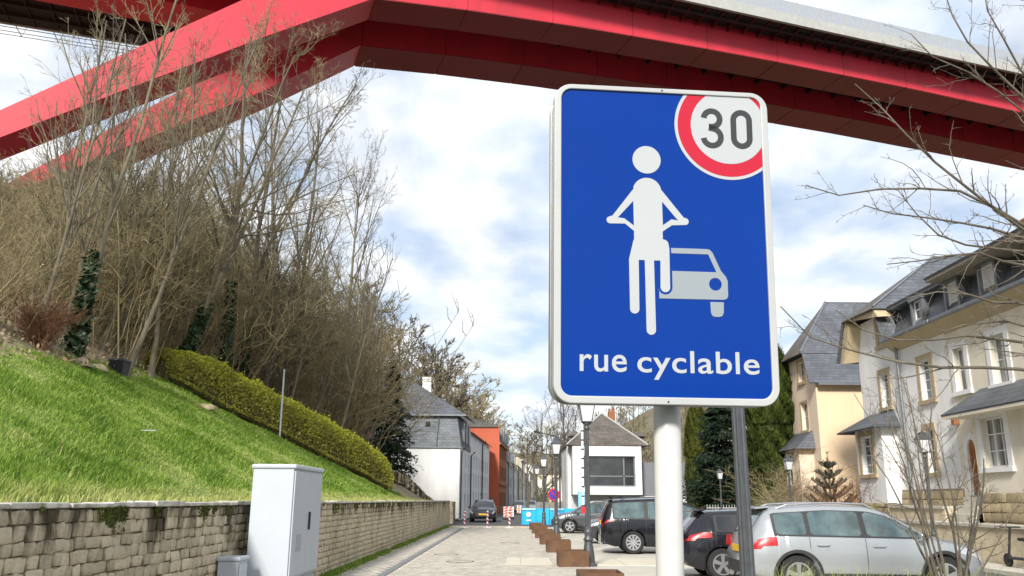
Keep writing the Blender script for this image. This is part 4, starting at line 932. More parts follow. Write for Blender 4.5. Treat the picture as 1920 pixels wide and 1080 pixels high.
lamp0 = make_lamp()
LG = 'lantern posts along the planters'; first = True
for (x, y, sc_, lb_, gp) in ((2.06, 7.55, 1, 'fluted grey lantern post standing behind the blue sign', LG), (2.02, 22.3, 1, 'fluted grey lantern post beside the second nearest rust coloured planter', LG),
                        (2.05, 38.2, 1, 'grey lantern post in the row between the planters', LG), (2.05, 52.5, 1, 'grey lantern post in the row between the planters', LG), (2.1, 68, 1, 'grey lantern post in the row between the planters', LG),
                        (11.9, 24.2, .80, 'short lantern post in front of the cream house', 'short lantern posts along the far pavement'), (11.9, 36.2, .78, 'short lantern post in front of the big yew column', 'short lantern posts along the far pavement'), (12.1, 49.0, .76, 'short lantern post beside the slim thuja and iron fence', 'short lantern posts along the far pavement')):
    o_ = lamp0 if first else copy_tree(lamp0); first = False
    o_.location = (x, y, 0.11 if x > 11 else 0); o_.scale = (sc_,)*3; o_.rotation_euler = (0, 0, rng.uniform(-.1, .1)); tag(o_, lb_, 'street lamp', gp)

# ================================================================ PLANTERS
corten = mat('corten', (0.14, 0.072, 0.036), 0.85, col2=(0.09, 0.045, 0.024), scale=3.5, bump=0.3, bscale=50, lo=0.4, hi=0.72)
soil = mat('soil', (0.06, 0.045, 0.03), 0.95, 0.3, 20, bump=0.8)
def planter(x0, x1, y0, y1, h_, lb_, gp):
    r = empty('planter', ((x0+x1)/2, (y0+y1)/2, 0), lb_, 'planter', gp); t = .03
    m = MB(); m.box((x0, y0, 0), (x1, y0 + t, h_)).build('front_panel', corten, r, bevel=.006); MB().box((x0, y1 - t, 0), (x1, y1, h_)).build('back_panel', corten, r, bevel=.006)
    MB().box((x0, y0 + t + .001, 0), (x0 + t, y1 - t - .001, h_)).build('side_panel', corten, r, bevel=.006); MB().box((x1 - t, y0 + t + .001, 0), (x1, y1 - t - .001, h_)).build('side_panel', corten, r, bevel=.006)
    MB().box((x0 + t + .001, y0 + t + .001, 0), (x1 - t - .001, y1 - t - .001, h_ - .1)).build('soil', soil, r)
PG = 'small rust brown planters in a row along the street'
for k, (xl, y) in enumerate(((1.24, 15.4), (1.22, 21.9), (1.18, 27.8), (1.14, 32.8), (1.12, 38.2), (1.10, 43.5), (1.1, 49.0))):
    planter(xl, xl + .78, y, y + .95, .38, ['rust brown steel planter nearest the blue sign pole', 'rust brown steel planter at the foot of the lantern post with the banded shaft'][k] if k < 2 else 'small rust brown steel planter farther along the row', PG)
planter(3.35, 8.6, 12.0, 13.3, .45, 'long rust brown planter bed with a bare shrub beside the silver car', None)

# ================================================================ BOLLARDS
post_red = mat('post_red', (0.35, 0.03, 0.035), 0.5, 0.1)
def make_bollard():
    r = empty('bollard', (0, 0, 0)); n = 10
    MB().lathe([(.28, 0), (.28, .03), (.2, .05)], 16).build('foot', white_frame, r)
    m, m2 = MB(), MB(); H_, T_ = .95, 40
    for k in range(T_):
        z0, z1 = .05 + H_*k/T_, .05 + H_*(k+1)/T_
        for i in range(n):
            a0, a1 = 2*math.pi*i/n, 2*math.pi*(i+1)/n; rr = .06
            s_ = ((k/T_*4.2 + i/n) % 1) < .5
            (m if s_ else m2).add([(rr*math.cos(a), rr*math.sin(a), z) for a, z in ((a0, z0), (a1, z0), (a1, z1), (a0, z1))], [(0, 1, 2, 3)])
    p = m.build('post', post_red, r); m2.build('stripe', white_frame, p)
    MB().lathe([(.062, 1.0), (.05, 1.05), (.02, 1.08)], 12).build('cap', dark_metal, r)
    return r
b_ = make_bollard()
for k, (x, y) in enumerate(((-2.75, 51.5), (-1.38, 51.7), (-.05, 51.9))):
    o_ = b_ if k == 0 else copy_tree(b_); o_.location = (x, y, 0); tag(o_, 'red and white striped bollard across the street before the black car', 'bollard', 'striped bollards across the street')

# ================================================================ CARS
tyre_m = mat('tyre', (0.02, 0.02, 0.021), 0.85, 0.2, 30)
rim_m = mat('rim', (0.55, 0.56, 0.58), 0.3, 0.08, 5, metal=0.8)
car_glass = mat('car_glass', (0.07, 0.11, 0.115), 0.03, 0.5, 2.2, spec=0.9, coat=0.5, detail=3)  # cloudy colour noise passes for reflections painted into the glass
car_glass_d = mat('car_glass_dark', (0.02, 0.022, 0.024), 0.05, 0.2, 1.5, spec=0.8, coat=0.3)
trim_b = mat('trim_black', (0.025, 0.025, 0.027), 0.6, 0.1)
tail_m = mat('tail_light', (0.42, 0.006, 0.012), 0.3, 0.4, 9, coat=0.15)
head_m = mat('head_light', (0.62, 0.64, 0.66), 0.12, 0.2, 12, metal=0.4, coat=0.5)
plate_y = mat('plate_yellow', (0.75, 0.47, 0.03), 0.5, 0.06)
def paint(n_, c): return mat('paint_' + n_, c, 0.18 if max(c) < .06 else 0.3, 0.03, 2, metal=0.0 if max(c) < .06 else 0.3, spec=.3 if max(c) < .06 else .5, coat=0.5)
def smooth_curve(pts, X):
    p = np.array(pts, float); y = np.interp(X, p[:, 0], p[:, 1]); k = 5
    for _ in range(2): y = np.convolve(np.pad(y, 2, mode='edge'), np.ones(k)/k, 'valid')
    return y
SUV = dict(L=4.38, wx=(.86, 3.50), wr=.345,
    top=[(0, .66), (.02, .92), (.10, 1.08), (.36, 1.46), (.5, 1.54), (1.5, 1.60), (2.3, 1.58), (2.7, 1.46), (3.38, 1.06), (3.6, 1.02), (4.1, .93), (4.3, .80), (4.38, .6)],
    belt=[(0, .62), (.1, .92), (.5, 1.02), (3.2, .98), (3.6, .93), (4.1, .84), (4.3, .72), (4.38, .56)],
    low=[(0, .48), (.12, .33), (.4, .26), (4.0, .24), (4.28, .3), (4.38, .46)],
    hw=[(0, .74), (.06, .82), (.3, .89), (.8, .92), (3.5, .92), (4.0, .86), (4.25, .72), (4.38, .52)],
    tw=[(0, .60), (.4, .62), (1, .66), (2.3, .64), (3.2, .70), (3.6, .70), (4.2, .56), (4.38, .42)],
    ws=(2.50, 3.36), rw=(.11, .40), panes=[(.52, 1.06), (1.14, 2.06), (2.16, 3.2)], seams=(1.10, 2.11, 3.15), tail=(.03, .52, .79, 1.02), plate=.78, rails=True)
MPV = dict(SUV, L=4.85, wx=(.98, 3.90), wr=.35,
    top=[(0, .7), (.015, 1.05), (.08, 1.25), (.26, 1.60), (.4, 1.68), (1.7, 1.74), (2.4, 1.70), (2.9, 1.55), (3.8, 1.08), (4.0, 1.03), (4.5, .92), (4.75, .8), (4.85, .6)],
    belt=[(0, .64), (.1, 1.0), (.5, 1.06), (3.4, 1.02), (4.0, .95), (4.5, .84), (4.75, .72), (4.85, .56)],
    low=[(0, .46), (.12, .3), (.4, .22), (4.5, .2), (4.75, .26), (4.85, .46)],
    hw=[(0, .78), (.06, .86), (.3, .91), (.8, .94), (3.9, .93), (4.4, .87), (4.7, .72), (4.85, .52)],
    tw=[(0, .66), (.4, .68), (1, .70), (2.5, .66), (3.6, .72), (4.0, .72), (4.6, .56), (4.85, .42)],
    ws=(2.70, 3.76), rw=(.05, .28), panes=[(.40, 1.35), (1.48, 2.45), (2.55, 3.6)], seams=(1.41, 2.5, 3.5), tail=(.02, .40, .92, 1.12), plate=.95, rails=True)
HATCH = dict(SUV, L=4.3, wx=(.82, 3.45), wr=.325,
    top=[(0, .66), (.03, .94), (.14, 1.06), (.44, 1.38), (.6, 1.44), (1.5, 1.48), (2.2, 1.46), (2.6, 1.36), (3.3, 1.0), (3.5, .96), (4.0, .87), (4.22, .76), (4.3, .56)],
    belt=[(0, .62), (.1, .88), (.6, 1.0), (3.1, .92), (3.5, .88), (4.0, .8), (4.22, .68), (4.3, .52)],
    low=[(0, .42), (.12, .28), (.4, .2), (3.9, .19), (4.2, .25), (4.3, .42)],
    hw=[(0, .74), (.06, .82), (.3, .88), (.8, .91), (3.4, .90), (3.9, .84), (4.15, .70), (4.3, .5)],
    ws=(2.42, 3.26), rw=(.15, .46), panes=[(.75, 1.1), (1.18, 2.0), (2.1, 3.1)], seams=(1.14, 2.05, 3.05), tail=(.02, .62, .80, .99), plate=.72, rails=False)
def arcpts(cx_, r_, n=20): return [(cx_ + r_*math.cos(t), r_*math.sin(t)) for t in np.linspace(0, math.pi, n)]
def make_car(P_, pm, lb_, glass=None, spokes=5, cladding=True, group=None, nose_plate=False):
    glass = glass or car_glass; L = P_['L']; r = empty('parked_car', (0, 0, 0), lb_, 'car', group)
    X = np.unique(np.concatenate([np.linspace(0, .6, 26), np.linspace(.6, L - .6, 70), np.linspace(L - .6, L, 22)] + [np.linspace(w_ - P_['wr'] - .055, w_ + P_['wr'] + .055, 25) for w_ in P_['wx']]).round(4))
    C = {k: smooth_curve(P_[k], X) for k in ('top', 'belt', 'hw', 'tw')}; low = np.interp(X, *np.array(P_['low']).T)
    C['top'] = np.maximum(C['top'], C['belt'] + .05)
    ra_ = P_['wr'] + .05; lowc = low.copy()
    for w_ in P_['wx']:
        d_ = ra_**2 - (X - w_)**2; ins = d_ > 0; lowc[ins] = np.maximum(lowc[ins], P_['wr'] + np.sqrt(d_[ins]))
    lowc = np.minimum(lowc, C['belt'] - .02)
    G = lambda k, x: np.interp(x, X, C[k]); lowf = lambda x: np.interp(x, X, low)
    sec = [(.0, .90), (.10, .965), (.38, .995), (.62, 1.0), (.86, .985), (1.0, .955)]      # (height fraction low->belt, width factor)
    def side_y(x, z):
        zl, zb_, zt = lowf(x), G('belt', x), G('top', x); hw, tw = G('hw', x), G('tw', x)
        if z <= zb_: return hw * np.interp((z - zl) / (zb_ - zl), [s[0] for s in sec], [s[1] for s in sec])
        g_ = min(1, (z - zb_) / max(zt - .06 - zb_, 1e-3)); return hw*.955 + (tw - hw*.955) * g_
    rings = []
    for i, x in enumerate(X):
        zl0, zl, zb_, zt, hw, tw = low[i], lowc[i], C['belt'][i], C['top'][i], C['hw'][i], C['tw'][i]
        half = [(0, zl)]
        for f_, w_ in sec:
            z = zl + (zb_ - zl) * f_; half.append((side_y(x, z), z))
        for g_ in (.33, .66, 1.0): half.append((hw*.955 + (tw - hw*.955)*g_, zb_ + (zt - .06 - zb_)*g_))
        for q in (.85, .5): half.append((tw*q, zt - .06*q*q*q))
        half.append((0, zt))
        ring = [(x, y, z) for y, z in half] + [(x, -y, z) for y, z in half[-2:0:-1]]
        rings.append(ring)
    MB().loft(rings).build('body', pm, r, smooth=True)
    # glass
    for s_ in (1, -1):
        for a, b in P_['panes']:
            m = MB(); xs_ = np.linspace(a, b, 16); cols = []
            for x in xs_:
                zlo = G('belt', x) + .035; zhi = G('top', x) - .13
                if zhi - zlo < .03: zhi = zlo + .03
                e_ = min((x - a), (b - x)) ; rr = .035
                if e_ < rr: k_ = rr - math.sqrt(max(rr*rr - (rr - e_)**2, 0)); zlo += min(k_, (zhi-zlo)*.4); zhi -= min(k_, (zhi-zlo)*.4)
                cols.append([(x, s_*(side_y(x, z) + .006), z) for z in np.linspace(zlo, zhi, 4)])
            m.loft(cols, cap=False, closed=False); m.build('side_window', glass, r, smooth=True)
        # black surround line under the panes
        a, b = P_['panes'][0][0] - .05, P_['panes'][-1][1] + .05; m = MB(); cols = []
        for x in np.linspace(a, b, 40): cols.append([(x, s_*(side_y(x, G('belt', x) + q) + .003), G('belt', x) + q) for q in (.005, max(.03, (G('top', x) - .115 - G('belt', x))*.5), max(.035, G('top', x) - .115 - G('belt', x)))])
        m.loft(cols, cap=False, closed=False); m.build('window_trim', trim_b, r)
        # door seams, handles, sill cladding, arch lips
        for x in P_['seams']:
            m = MB(); zs_ = np.linspace(lowf(x) + .13, G('belt', x) + .0, 10)
            if any(abs(x - w_) < ra_ + .02 for w_ in P_['wx']): zs_ = np.linspace(P_['wr']*2 + .12, G('belt', x), 8)
            m.loft([[(x - .005, s_*(side_y(x, z) + .003), z), (x + .005, s_*(side_y(x, z) + .003), z)] for z in zs_], cap=False, closed=False); m.build('door_seam', trim_b, r)
        for x in P_['seams'][:2]:
            z = G('belt', x) - .14; xx = x + .12; y = s_*(side_y(xx, z)); m = MB(); m.tube([(xx, y, z), (xx + .03, y + s_*.03, z), (xx + .2, y + s_*.03, z), (xx + .23, y, z)], .014, 6).build('door_handle', pm, r)
        a, b = P_['wx'][0] + ra_ + .01, P_['wx'][1] - ra_ - .01; m = MB()
        if cladding:
            m.loft([[(x, s_*(side_y(x, lowf(x) + q) + .012), lowf(x) + q) for q in (-.0, .06, .13)] for x in np.linspace(a, b, 16)], cap=False, closed=False); m.build('sill_trim', trim_b, r)
        for w_ in P_['wx']:
            m = MB(); cols = []
            for t in np.linspace(-.12, math.pi + .12, 26):
                col_ = []
                for q, d_ in ((-.0, .014), (.055 if cladding else .02, .014)):
                    x, z = w_ + (ra_ + q)*math.cos(t), P_['wr'] + (ra_ + q)*math.sin(t); x_ = min(max(x, .02), L - .02); col_.append((x, s_*(side_y(x_, max(z, lowf(x_))) + d_), z))
                cols.append(col_)
            m.loft(cols, cap=False, closed=False); m.build('arch_trim', trim_b if cladding else pm, r)
            wb = MB().lathe([(ra_ - .005, 0), (ra_ - .005, .3)], 20, (w_, s_*(G('hw', w_) - .045) if s_ < 0 else G('hw', w_) - .345, P_['wr']), axis='y'); 
            m = MB(); yo = G('hw', w_) - .05; m.lathe([(ra_ - .02, -.01), (ra_ - .02, 0)], 20, (w_, s_*(yo - .2), P_['wr']), axis='y'); m.build('wheel_well', dark_in, r)
        # tail light (wraps the corner)
        x0, x1, z0, z1 = P_['tail']; m = MB(); cols = []
        for x in np.linspace(x0 + .012, x1, 12):
            k_ = (x - x0) / (x1 - x0); za = z0 + (.05 if k_ > .4 else 0) + .02*k_; zb_ = z1 - .01*k_
            cols.append([(x, s_*(side_y(x, z) + .008), z) for z in np.linspace(za, zb_ if zb_ < G('belt', x) + .02 else G('belt', x) + .02, 4)])
        m.loft(cols, cap=False, closed=False); tl = m.build('tail_light', tail_m, r, smooth=True)
        m = MB(); m.obox((.008, s_*.42, z0 + .01), (0, s_*.34, 0), (-.02, 0, 0), (.02, 0, z1 - z0 - .03)).build('tail_light_lens', tail_m, tl)
        # mirror, headlight
        xm = P_['ws'][1] - .28; y = G('hw', xm)*.95; m = MB()
        m.loft([[(xm + dx_, s_*(y + .05 + .13*q), 1.02 + dz_ + (L > 4.6)*.05) for dx_, dz_ in ((-.03, -.06), (.07, -.05), (.07, .05), (-.03, .07))] for q in (0, .5, 1.0)]); m.build('mirror', pm if glass is not car_glass_d else trim_b, r, bevel=.02)
        m = MB(); cols = []
        for x in np.linspace(L - .62, L - .1, 10):
            zb_ = G('belt', x); cols.append([(x, s_*(side_y(x, z) + .008), z) for z in (zb_ - .15, zb_ - .10, zb_ - .03)])
        m.loft(cols, cap=False, closed=False); m.build('headlight', head_m, r, smooth=True)
        if P_['rails']:
            m = MB(); xs_ = np.linspace(.6, 2.45, 10); m.tube([(x, s_*(G('tw', x) - .03), G('top', x) + (.015 if 0 < i < 9 else -.05)) for i, x in enumerate(xs_)], .018, 6).build('roof_rail', alu if pm.name != 'paint_black' else dark_metal, r)
        # wheels
        for w_ in P_['wx']:
            wh = P_['wr']; yo = s_*(G('hw', w_) - .01); yi = s_*(G('hw', w_) - .23); yc = (yo + yi)/2
            tp = [(wh*.66, -.10), (wh*.92, -.105), (wh, -.075), (wh, .075), (wh*.92, .105), (wh*.66, .10)]
            ty = MB().lathe(tp, 28, (w_, yc, wh), axis='y').build('wheel', tyre_m, r, smooth=False)
            m = MB(); ro_ = wh*.66
            rings_ = [[(w_ + q*math.cos(t), yc + s_*dpt, wh + q*math.sin(t)) for t in np.linspace(0, 2*math.pi, 28, endpoint=False)] for q, dpt in ((ro_*1.03, .06), (ro_*1.03, .108), (ro_*.90, .108), (ro_*.88, .05))]
            m.loft(rings_, cap=False)
            for k in range(spokes):
                t = 2*math.pi*k/spokes + .3; d_ = np.array([math.cos(t), 0, math.sin(t)]); pz = np.array([-math.sin(t), 0, math.cos(t)]); c_ = np.array([w_, yc, wh]); wdt = .036 if spokes < 8 else .026
                m.loft([[c_ + d_*q + pz*wq + np.array([0, s_*dp, 0]) for wq, dp in ((-wdt*f_, .085), (wdt*f_, .085), (wdt*f_, .105), (-wdt*f_, .105))] for q, f_ in ((.04, .8), (ro_*.92, 1.25))])
            m.lathe([(.065, .08 if s_ > 0 else -.11), (.065, .11 if s_ > 0 else -.08)], 14, (w_, yc, wh), axis='y'); m.build('rim', rim_m, ty)
            MB().lathe([(ro_*.9, .03 if s_ > 0 else -.05), (ro_*.9, .05 if s_ > 0 else -.03)], 20, (w_, yc, wh), axis='y').build('brake_disc', trim_b, ty)
    # windscreen and rear window
    for nm, (a, b), sg in (('windscreen', P_['ws'], 1), ('rear_window', P_['rw'], -1)):
        m = MB(); cols = []
        for x in np.linspace(a, b, 12):
            tw = G('tw', x); zt = G('top', x); cols.append([(x + sg*.006, q*tw*.86, zt - .06*abs(q*.86)**3 + .006) for q in np.linspace(-1, 1, 9)])
        m.loft(cols, cap=False, closed=False); m.build(nm, glass, r, smooth=True)
    # spoiler, bumper insert, plates, grille, exhaust
    xs0 = P_['rw'][1]; m = MB(); tw = G('tw', xs0); m.obox((xs0 - .16, -tw*.9, G('top', xs0) + .012), (.26, 0, .03), (0, tw*1.8, 0), (0, 0, .03)).build('spoiler', pm, r, bevel=.012)
    MB().box((-.02, -.66, .34), (.1, .66, .56)).build('rear_bumper', trim_b if cladding else pm, r, bevel=.03)
    MB().box((-.018, -.26, P_['plate']-.06), (.05, .26, P_['plate']+.06)).build('licence_plate', plate_y, r)
    if nose_plate: MB().box((L - .01, -.26, .5), (L + .03, .26, .61)).build('licence_plate', plate_y, r)
    MB().box((L - .1, -.5, .36), (L + .012, .5, .66)).build('grille', trim_b, r, bevel=.04)
    for y in (-.5, .42): MB().lathe([(.045, -.0), (.045, .08)], 10, (.0, y, .3), axis='y').build('exhaust', alu, r)
    return r
def park(o_, nose_or_tail, x, y, rz): o_.location = (x, y, 0); o_.rotation_euler = (0, 0, rz); return o_
black = paint('black', (0.012, 0.013, 0.017)); silver = paint('silver', (0.36, 0.385, 0.40)); grey = paint('grey', (0.085, 0.095, 0.10)); navy = paint('navy', (0.02, 0.022, 0.035))
c = make_car(SUV, silver, 'silver estate SUV parked with red tail light behind the fluted lamp post'); park(c, 0, 4.32, 16.5, 0)
c = make_car(HATCH, black, 'black hatchback parked between silver SUV and white sign pole', car_glass_d, cladding=False); park(c, 0, 3.72, 19.4, 0)
c = make_car(MPV, black, 'black people carrier with ten spoke wheels beside the white sign pole', spokes=10, cladding=False); park(c, 0, 2.95, 28.3, R(-2))
c = make_car(SUV, grey, 'dark grey SUV parked nose toward the street beyond the people carrier', spokes=5, glass=car_glass); park(c, 0, 6.55, 45.0, R(180))
c = make_car(HATCH, paint('anthracite', (0.05, 0.05, 0.055)), 'small dark car between the grey SUV and the black people carrier', car_glass); park(c, 0, 7.2, 34.5, R(180))
c = make_car(HATCH, paint('white', (0.7, 0.72, 0.73)), 'white car parked behind the dark grey SUV', car_glass); park(c, 0, 7.3, 48.2, R(180))
c = make_car(SUV, paint('blackgrey', (0.035, 0.038, 0.045)), 'black SUV with yellow plate facing down the street by the white house', car_glass_d, nose_plate=True); park(c, 0, -2.1, 69.0, R(-90)); c.scale = (1.1, 1.1, 1.05)
far_cars = [(1.15, 106, 'green grey car parked far along the street past the red white barriers', (.10, .15, .15)), (2.9, 118, 'pale grey car far along the street behind the green grey one', (.25, .28, .3)), (5.2, 130, 'dark red car far along the street', (.14, .03, .035)), (7.2, 112, 'far white car on the right side of the street', (.6, .62, .63))]
for x, y, lb_, col in far_cars:
    c = make_car(SUV, paint('far%d' % y, col), lb_, car_glass_d, nose_plate=True); park(c, 0, x, y, R(-93))
# ================================================================ SMALL STREET THINGS
banner_m = mat('banner_blue', (0.01, 0.42, 0.80), 0.55, 0.12, 2.5)
bn = empty('banner_fence', (2.2, 56.5, 0), 'bright cyan banner barrier with white round emblem across the street end', 'banner')
for k, x in enumerate((0.75, 2.6)):
    m = MB(); n = 14; cols = [[(x + 1.8*i/n, 56.5 + .03*math.sin(i*1.7 + k), z) for z in (.08, .5, 1.12 + .02*math.sin(i))] for i in range(n + 1)]
    m.loft(cols, cap=False, closed=False); b1_ = m.build('banner', banner_m, bn, smooth=True)
    MB().lathe([(.16, -.06), (.16, -.045)], 18, (x + .45, 56.5, .72), axis='y').build('emblem', white_frame, b1_); MB().box((x + .3, 56.43, .3), (x + .6, 56.445, .4)).build('emblem', white_frame, b1_)
    MB().box((x, 56.43, 1.0), (x + .9, 56.445, 1.12)).build('header_strip', mat('pale_blue', (.4, .7, .85), .6), b1_)
for x in (.72, 2.58, 4.42): MB().tube([(x, 56.55, 0), (x, 56.55, 1.2)], .025, 6).build('fence_post', alu, bn)
bb = empty('banner_flag', (4.6, 56.0, 0), 'tall pale blue upright banner beside the grey SUV', 'banner'); MB().box((4.45, 55.95, .1), (4.95, 55.98, 2.2)).build('cloth', mat('pale_blue2', (.22, .55, .75), .6, .1, 3), bb); MB().tube([(4.43, 55.97, 0), (4.43, 55.97, 2.3)], .02, 6).build('pole', alu, bb)
def barrier(x, y, rz, lb_):
    r = empty('barrier_board', (x, y, 0), lb_, 'barrier', 'striped road work barriers')
    for k in range(4):
        MB().obox((x - .25, y, .2 + k*.22), (.5, 0, 0), (0, .04, 0), (0, 0, .22)).build('board', white_frame, r)
        m = MB(); m.add([(x - .25, y - .004, .22 + k*.22), (x, y - .004, .22 + k*.22), (x + .2, y - .004, .40 + k*.22), (x - .05, y - .004, .40 + k*.22)], [(0, 1, 2, 3)]); m.build('stripe', mat('barrier_red', (.75, .10, .03), .5), r)
    MB().box((x - .3, y - .15, 0), (x + .3, y + .2, .18)).build('foot', trim_b, r)
    return r
for x, y in ((-.35, 74.0), (.05, 76.5), (1.0, 98)): barrier(x, y, 0, 'red and white striped road work barrier standing on the asphalt street')
# no parking disc on its own post
np_ = empty('no_parking_sign', (2.55, 49.2, 0), 'round blue and red no parking sign on a slim post behind the planters', 'sign')
MB().tube([(2.55, 49.2, 0), (2.55, 49.2, 3.6)], .035, 8).build('post', mat('post_mixed', (.20, .12, .10), .6, .4, 2, stretch=(1, 1, 1)), np_)
d0 = (2.50, 49.12, 1.95)
MB().lathe([(.34, -.01), (.34, .01)], 28, d0, axis='y').build('red_ring', sign_red, np_)
MB().lathe([(.255, -.018), (.255, -.011)], 28, d0, axis='y').build('blue_disc', mat('blue2', (0.03, 0.03, 0.38), .4), np_)
m = MB(); m.obox((d0[0] - .22, d0[1] - .024, d0[2] + .18), (.40, 0, -.40), (0, .005, 0), (.05, 0, .05)); m.build('red_bar', sign_red, np_)
# white-black marker pole with red tip beside lamp
mk = empty('chain_marker_pole', (2.55, 29.6, 0), 'white marker pole with black bands beside the lantern post', 'pole')
for k in range(9): MB().lathe([(.045, 0), (.045, .30)], 10, (2.52, 29.6, 1.45 + k*.32)).build('band', white_frame if k % 1 == 0 else dark_in, mk)
for k in range(9): MB().lathe([(.052, 0), (.052, .05)], 10, (2.52, 29.6, 1.43 + k*.32)).build('clip', dark_metal, mk)
MB().tube([(2.62, 29.6, 0), (2.62, 29.6, 4.3)], .035, 8).build('post', lamp_paint, mk); MB().box((2.45, 29.55, 1.2), (2.6, 29.65, 1.42)).build('red_box', mat('tip_red', (.6, .02, .03), .5), mk)
# overhead curved street lights far along the street
sl_ = None
for k, (x, y) in enumerate(((3.6, 62), (4.3, 88))):
    r = empty('arm_light', (x, y, 0), 'tall street light with curved arm over the far street', 'street light', 'curved arm street lights')
    MB().tube([(x, y, 0), (x, y, 6.0)], .06, 8).build('pole', dark_metal, r); MB().tube([(x, y, 6.0), (x - .3, y, 6.25), (x - 1.3, y, 6.45), (x - 1.7, y, 6.55)], .045, 6).build('arm', dark_metal, r); MB().lathe([(.12, 0), (.16, .05), (.05, .16)], 10, (x - 1.8, y, 6.5)).build('head', dark_metal, r)
# iron fence by the thujas
fe = empty('iron_fence', (12.9, 55, 0), 'pale iron picket fence between slim thuja and lamp post', 'fence')
for k in range(22):
    x = 11.4 + k*.16; MB().box((x, 49.6, .1), (x + .03, 49.63, 1.45)).build('picket', parapet, fe)
for z in (.35, 1.25): MB().box((11.4, 49.635, z), (14.9, 49.66, z + .05)).build('rail', parapet, fe)
# low grey garden wall, far side
gw = empty('garden_wall', (5, 62, 0), 'grey board garden wall left of the modern white house', 'wall')
for k in range(6): MB().box((2.0 + k*.35, 66, 0), (2.0 + k*.35 + .33, 66.08, 1.5)).build('panel', mat('grey_board', (.22, .21, .2), .8, .2, 3), gw)
# scooter by the terrace wall
sc_ = empty('kick_scooter', (12.3, 22.3, .11), 'dark scooter parked against the terrace wall on the pavement', 'scooter')
for y in (21.8, 22.75):
    MB().lathe([(.13, -.03), (.16, -.03), (.16, .03), (.13, .03)], 18, (12.35, y, .27), axis='z') if False else None
    m = MB(); rings_ = [[(12.35 + dx_, y + q*math.cos(t), .27 + q*math.sin(t)) for t in np.linspace(0, 2*math.pi, 18, endpoint=False)] for q, dx_ in ((.05, -.03), (.16, -.03), (.16, .03), (.05, .03))]; m.loft(rings_).build('wheel', tyre_m, sc_)
MB().box((12.27, 21.85, .3), (12.43, 22.6, .36)).build('deck', dark_metal, sc_, bevel=.01); MB().tube([(12.35, 22.72, .3), (12.35, 22.5, 1.05)], .03, 8).build('stem', trim_b, sc_); MB().tube([(12.1, 22.5, 1.06), (12.6, 22.5, 1.06)], .02, 6).build('handlebar', trim_b, sc_); MB().tube([(12.35, 21.9, .36), (12.35, 21.95, .75)], .03, 6).build('seat_post', dark_metal, sc_); MB().box((12.25, 21.75, .75), (12.45, 22.1, .83)).build('saddle', trim_b, sc_, bevel=.02)
sc_.location.y -= 1.25
# things on the slope
p = at(526, 800, 29.5); q = at(533, 693, 29.5)
pl_ = empty('metal_pole', p, 'thin leaning galvanised pole rising behind the clipped hedge', 'pole'); MB().tube([p - np.array([0, 0, .8]), q], .035, 8).build('tube', MATS['galvanised'], pl_)
p = at(224, 682, 21.0); p[2] = hz(p[0], p[1])
bi = empty('garden_bin', p, 'small dark bin at the edge of the wood above the lawn', 'bin'); MB().loft([[(p[0] + sx*w_, p[1] + sy*w_, p[2] + z) for sx, sy in ((-1, -1), (1, -1), (1, 1), (-1, 1))] for w_, z in ((.16, -.1), (.21, .34))]).build('tub', trim_b, bi); MB().loft([[(p[0] + sx*w_, p[1] + sy*w_, p[2] + z) for sx, sy in ((-1, -1), (1, -1), (1, 1), (-1, 1))] for w_, z in ((.23, .341), (.2, .40))]).build('lid', dark_metal, bi)
for px, py, Y, s_, lb_ in ((385, 786, 25.6, .30, 'pale flat stone at the lower left end of the hedge'), (150, 668, 18.5, .34, 'pale boulder on the bank above the lawn'), (185, 690, 19.6, .25, 'smaller pale boulder below the first on the bank')):
    p = at(px, py, Y); p[2] = hz(p[0], p[1]); o_ = link('boulder', arr_mesh('boulder', block_unit(.08, .2)[0] * np.array([1.6, 1, .55]) * s_, UF, plinth_stone, False)); o_.location = p - np.array([0, 0, .03]); tag(o_, lb_, 'stone')
p = at(262, 834, 14.5); p[2] = hz(p[0], p[1]) + .12; o_ = MB().tube([p, p + np.array([.25, .02, .0])], .011, 6).build('stick', parapet); tag(o_, 'short white stick lying in the grass slope', 'stick')
# ================================================================ VEGETATION
def tubes(P_, Rr, s=3):
    N_, K_, _ = P_.shape
    T = np.gradient(P_, axis=1); T /= np.linalg.norm(T, axis=2, keepdims=True) + 1e-9
    mt = T.mean(1); ref = np.where((np.abs(mt[:, 2]) > .85)[:, None], np.array([1.0, 0, 0]), np.array([0, 0, 1.0]))[:, None, :]
    A = np.cross(T, np.broadcast_to(ref, T.shape)); A /= np.linalg.norm(A, axis=2, keepdims=True) + 1e-9; Bv = np.cross(T, A)
    an = np.arange(s) * 2 * np.pi / s
    V = P_[:, :, None] + Rr[:, :, None, None] * (np.cos(an)[None, None, :, None] * A[:, :, None] + np.sin(an)[None, None, :, None] * Bv[:, :, None])
    base = (np.arange(N_) * K_ * s)[:, None, None]; k = np.arange(K_ - 1)[None, :, None] * s; i = np.arange(s)[None, None, :]; j = (i + 1) % s
    F = np.stack([base + k + i, base + k + j, base + k + s + j, base + k + s + i], -1).reshape(-1, 4)
    return V.reshape(-1, 3), F
def merge(parts):
    Vs, Fs, b = [], [], 0
    for V, F in parts: Vs.append(V); Fs.append(F + b); b += len(V)
    return np.concatenate(Vs), np.concatenate(Fs)
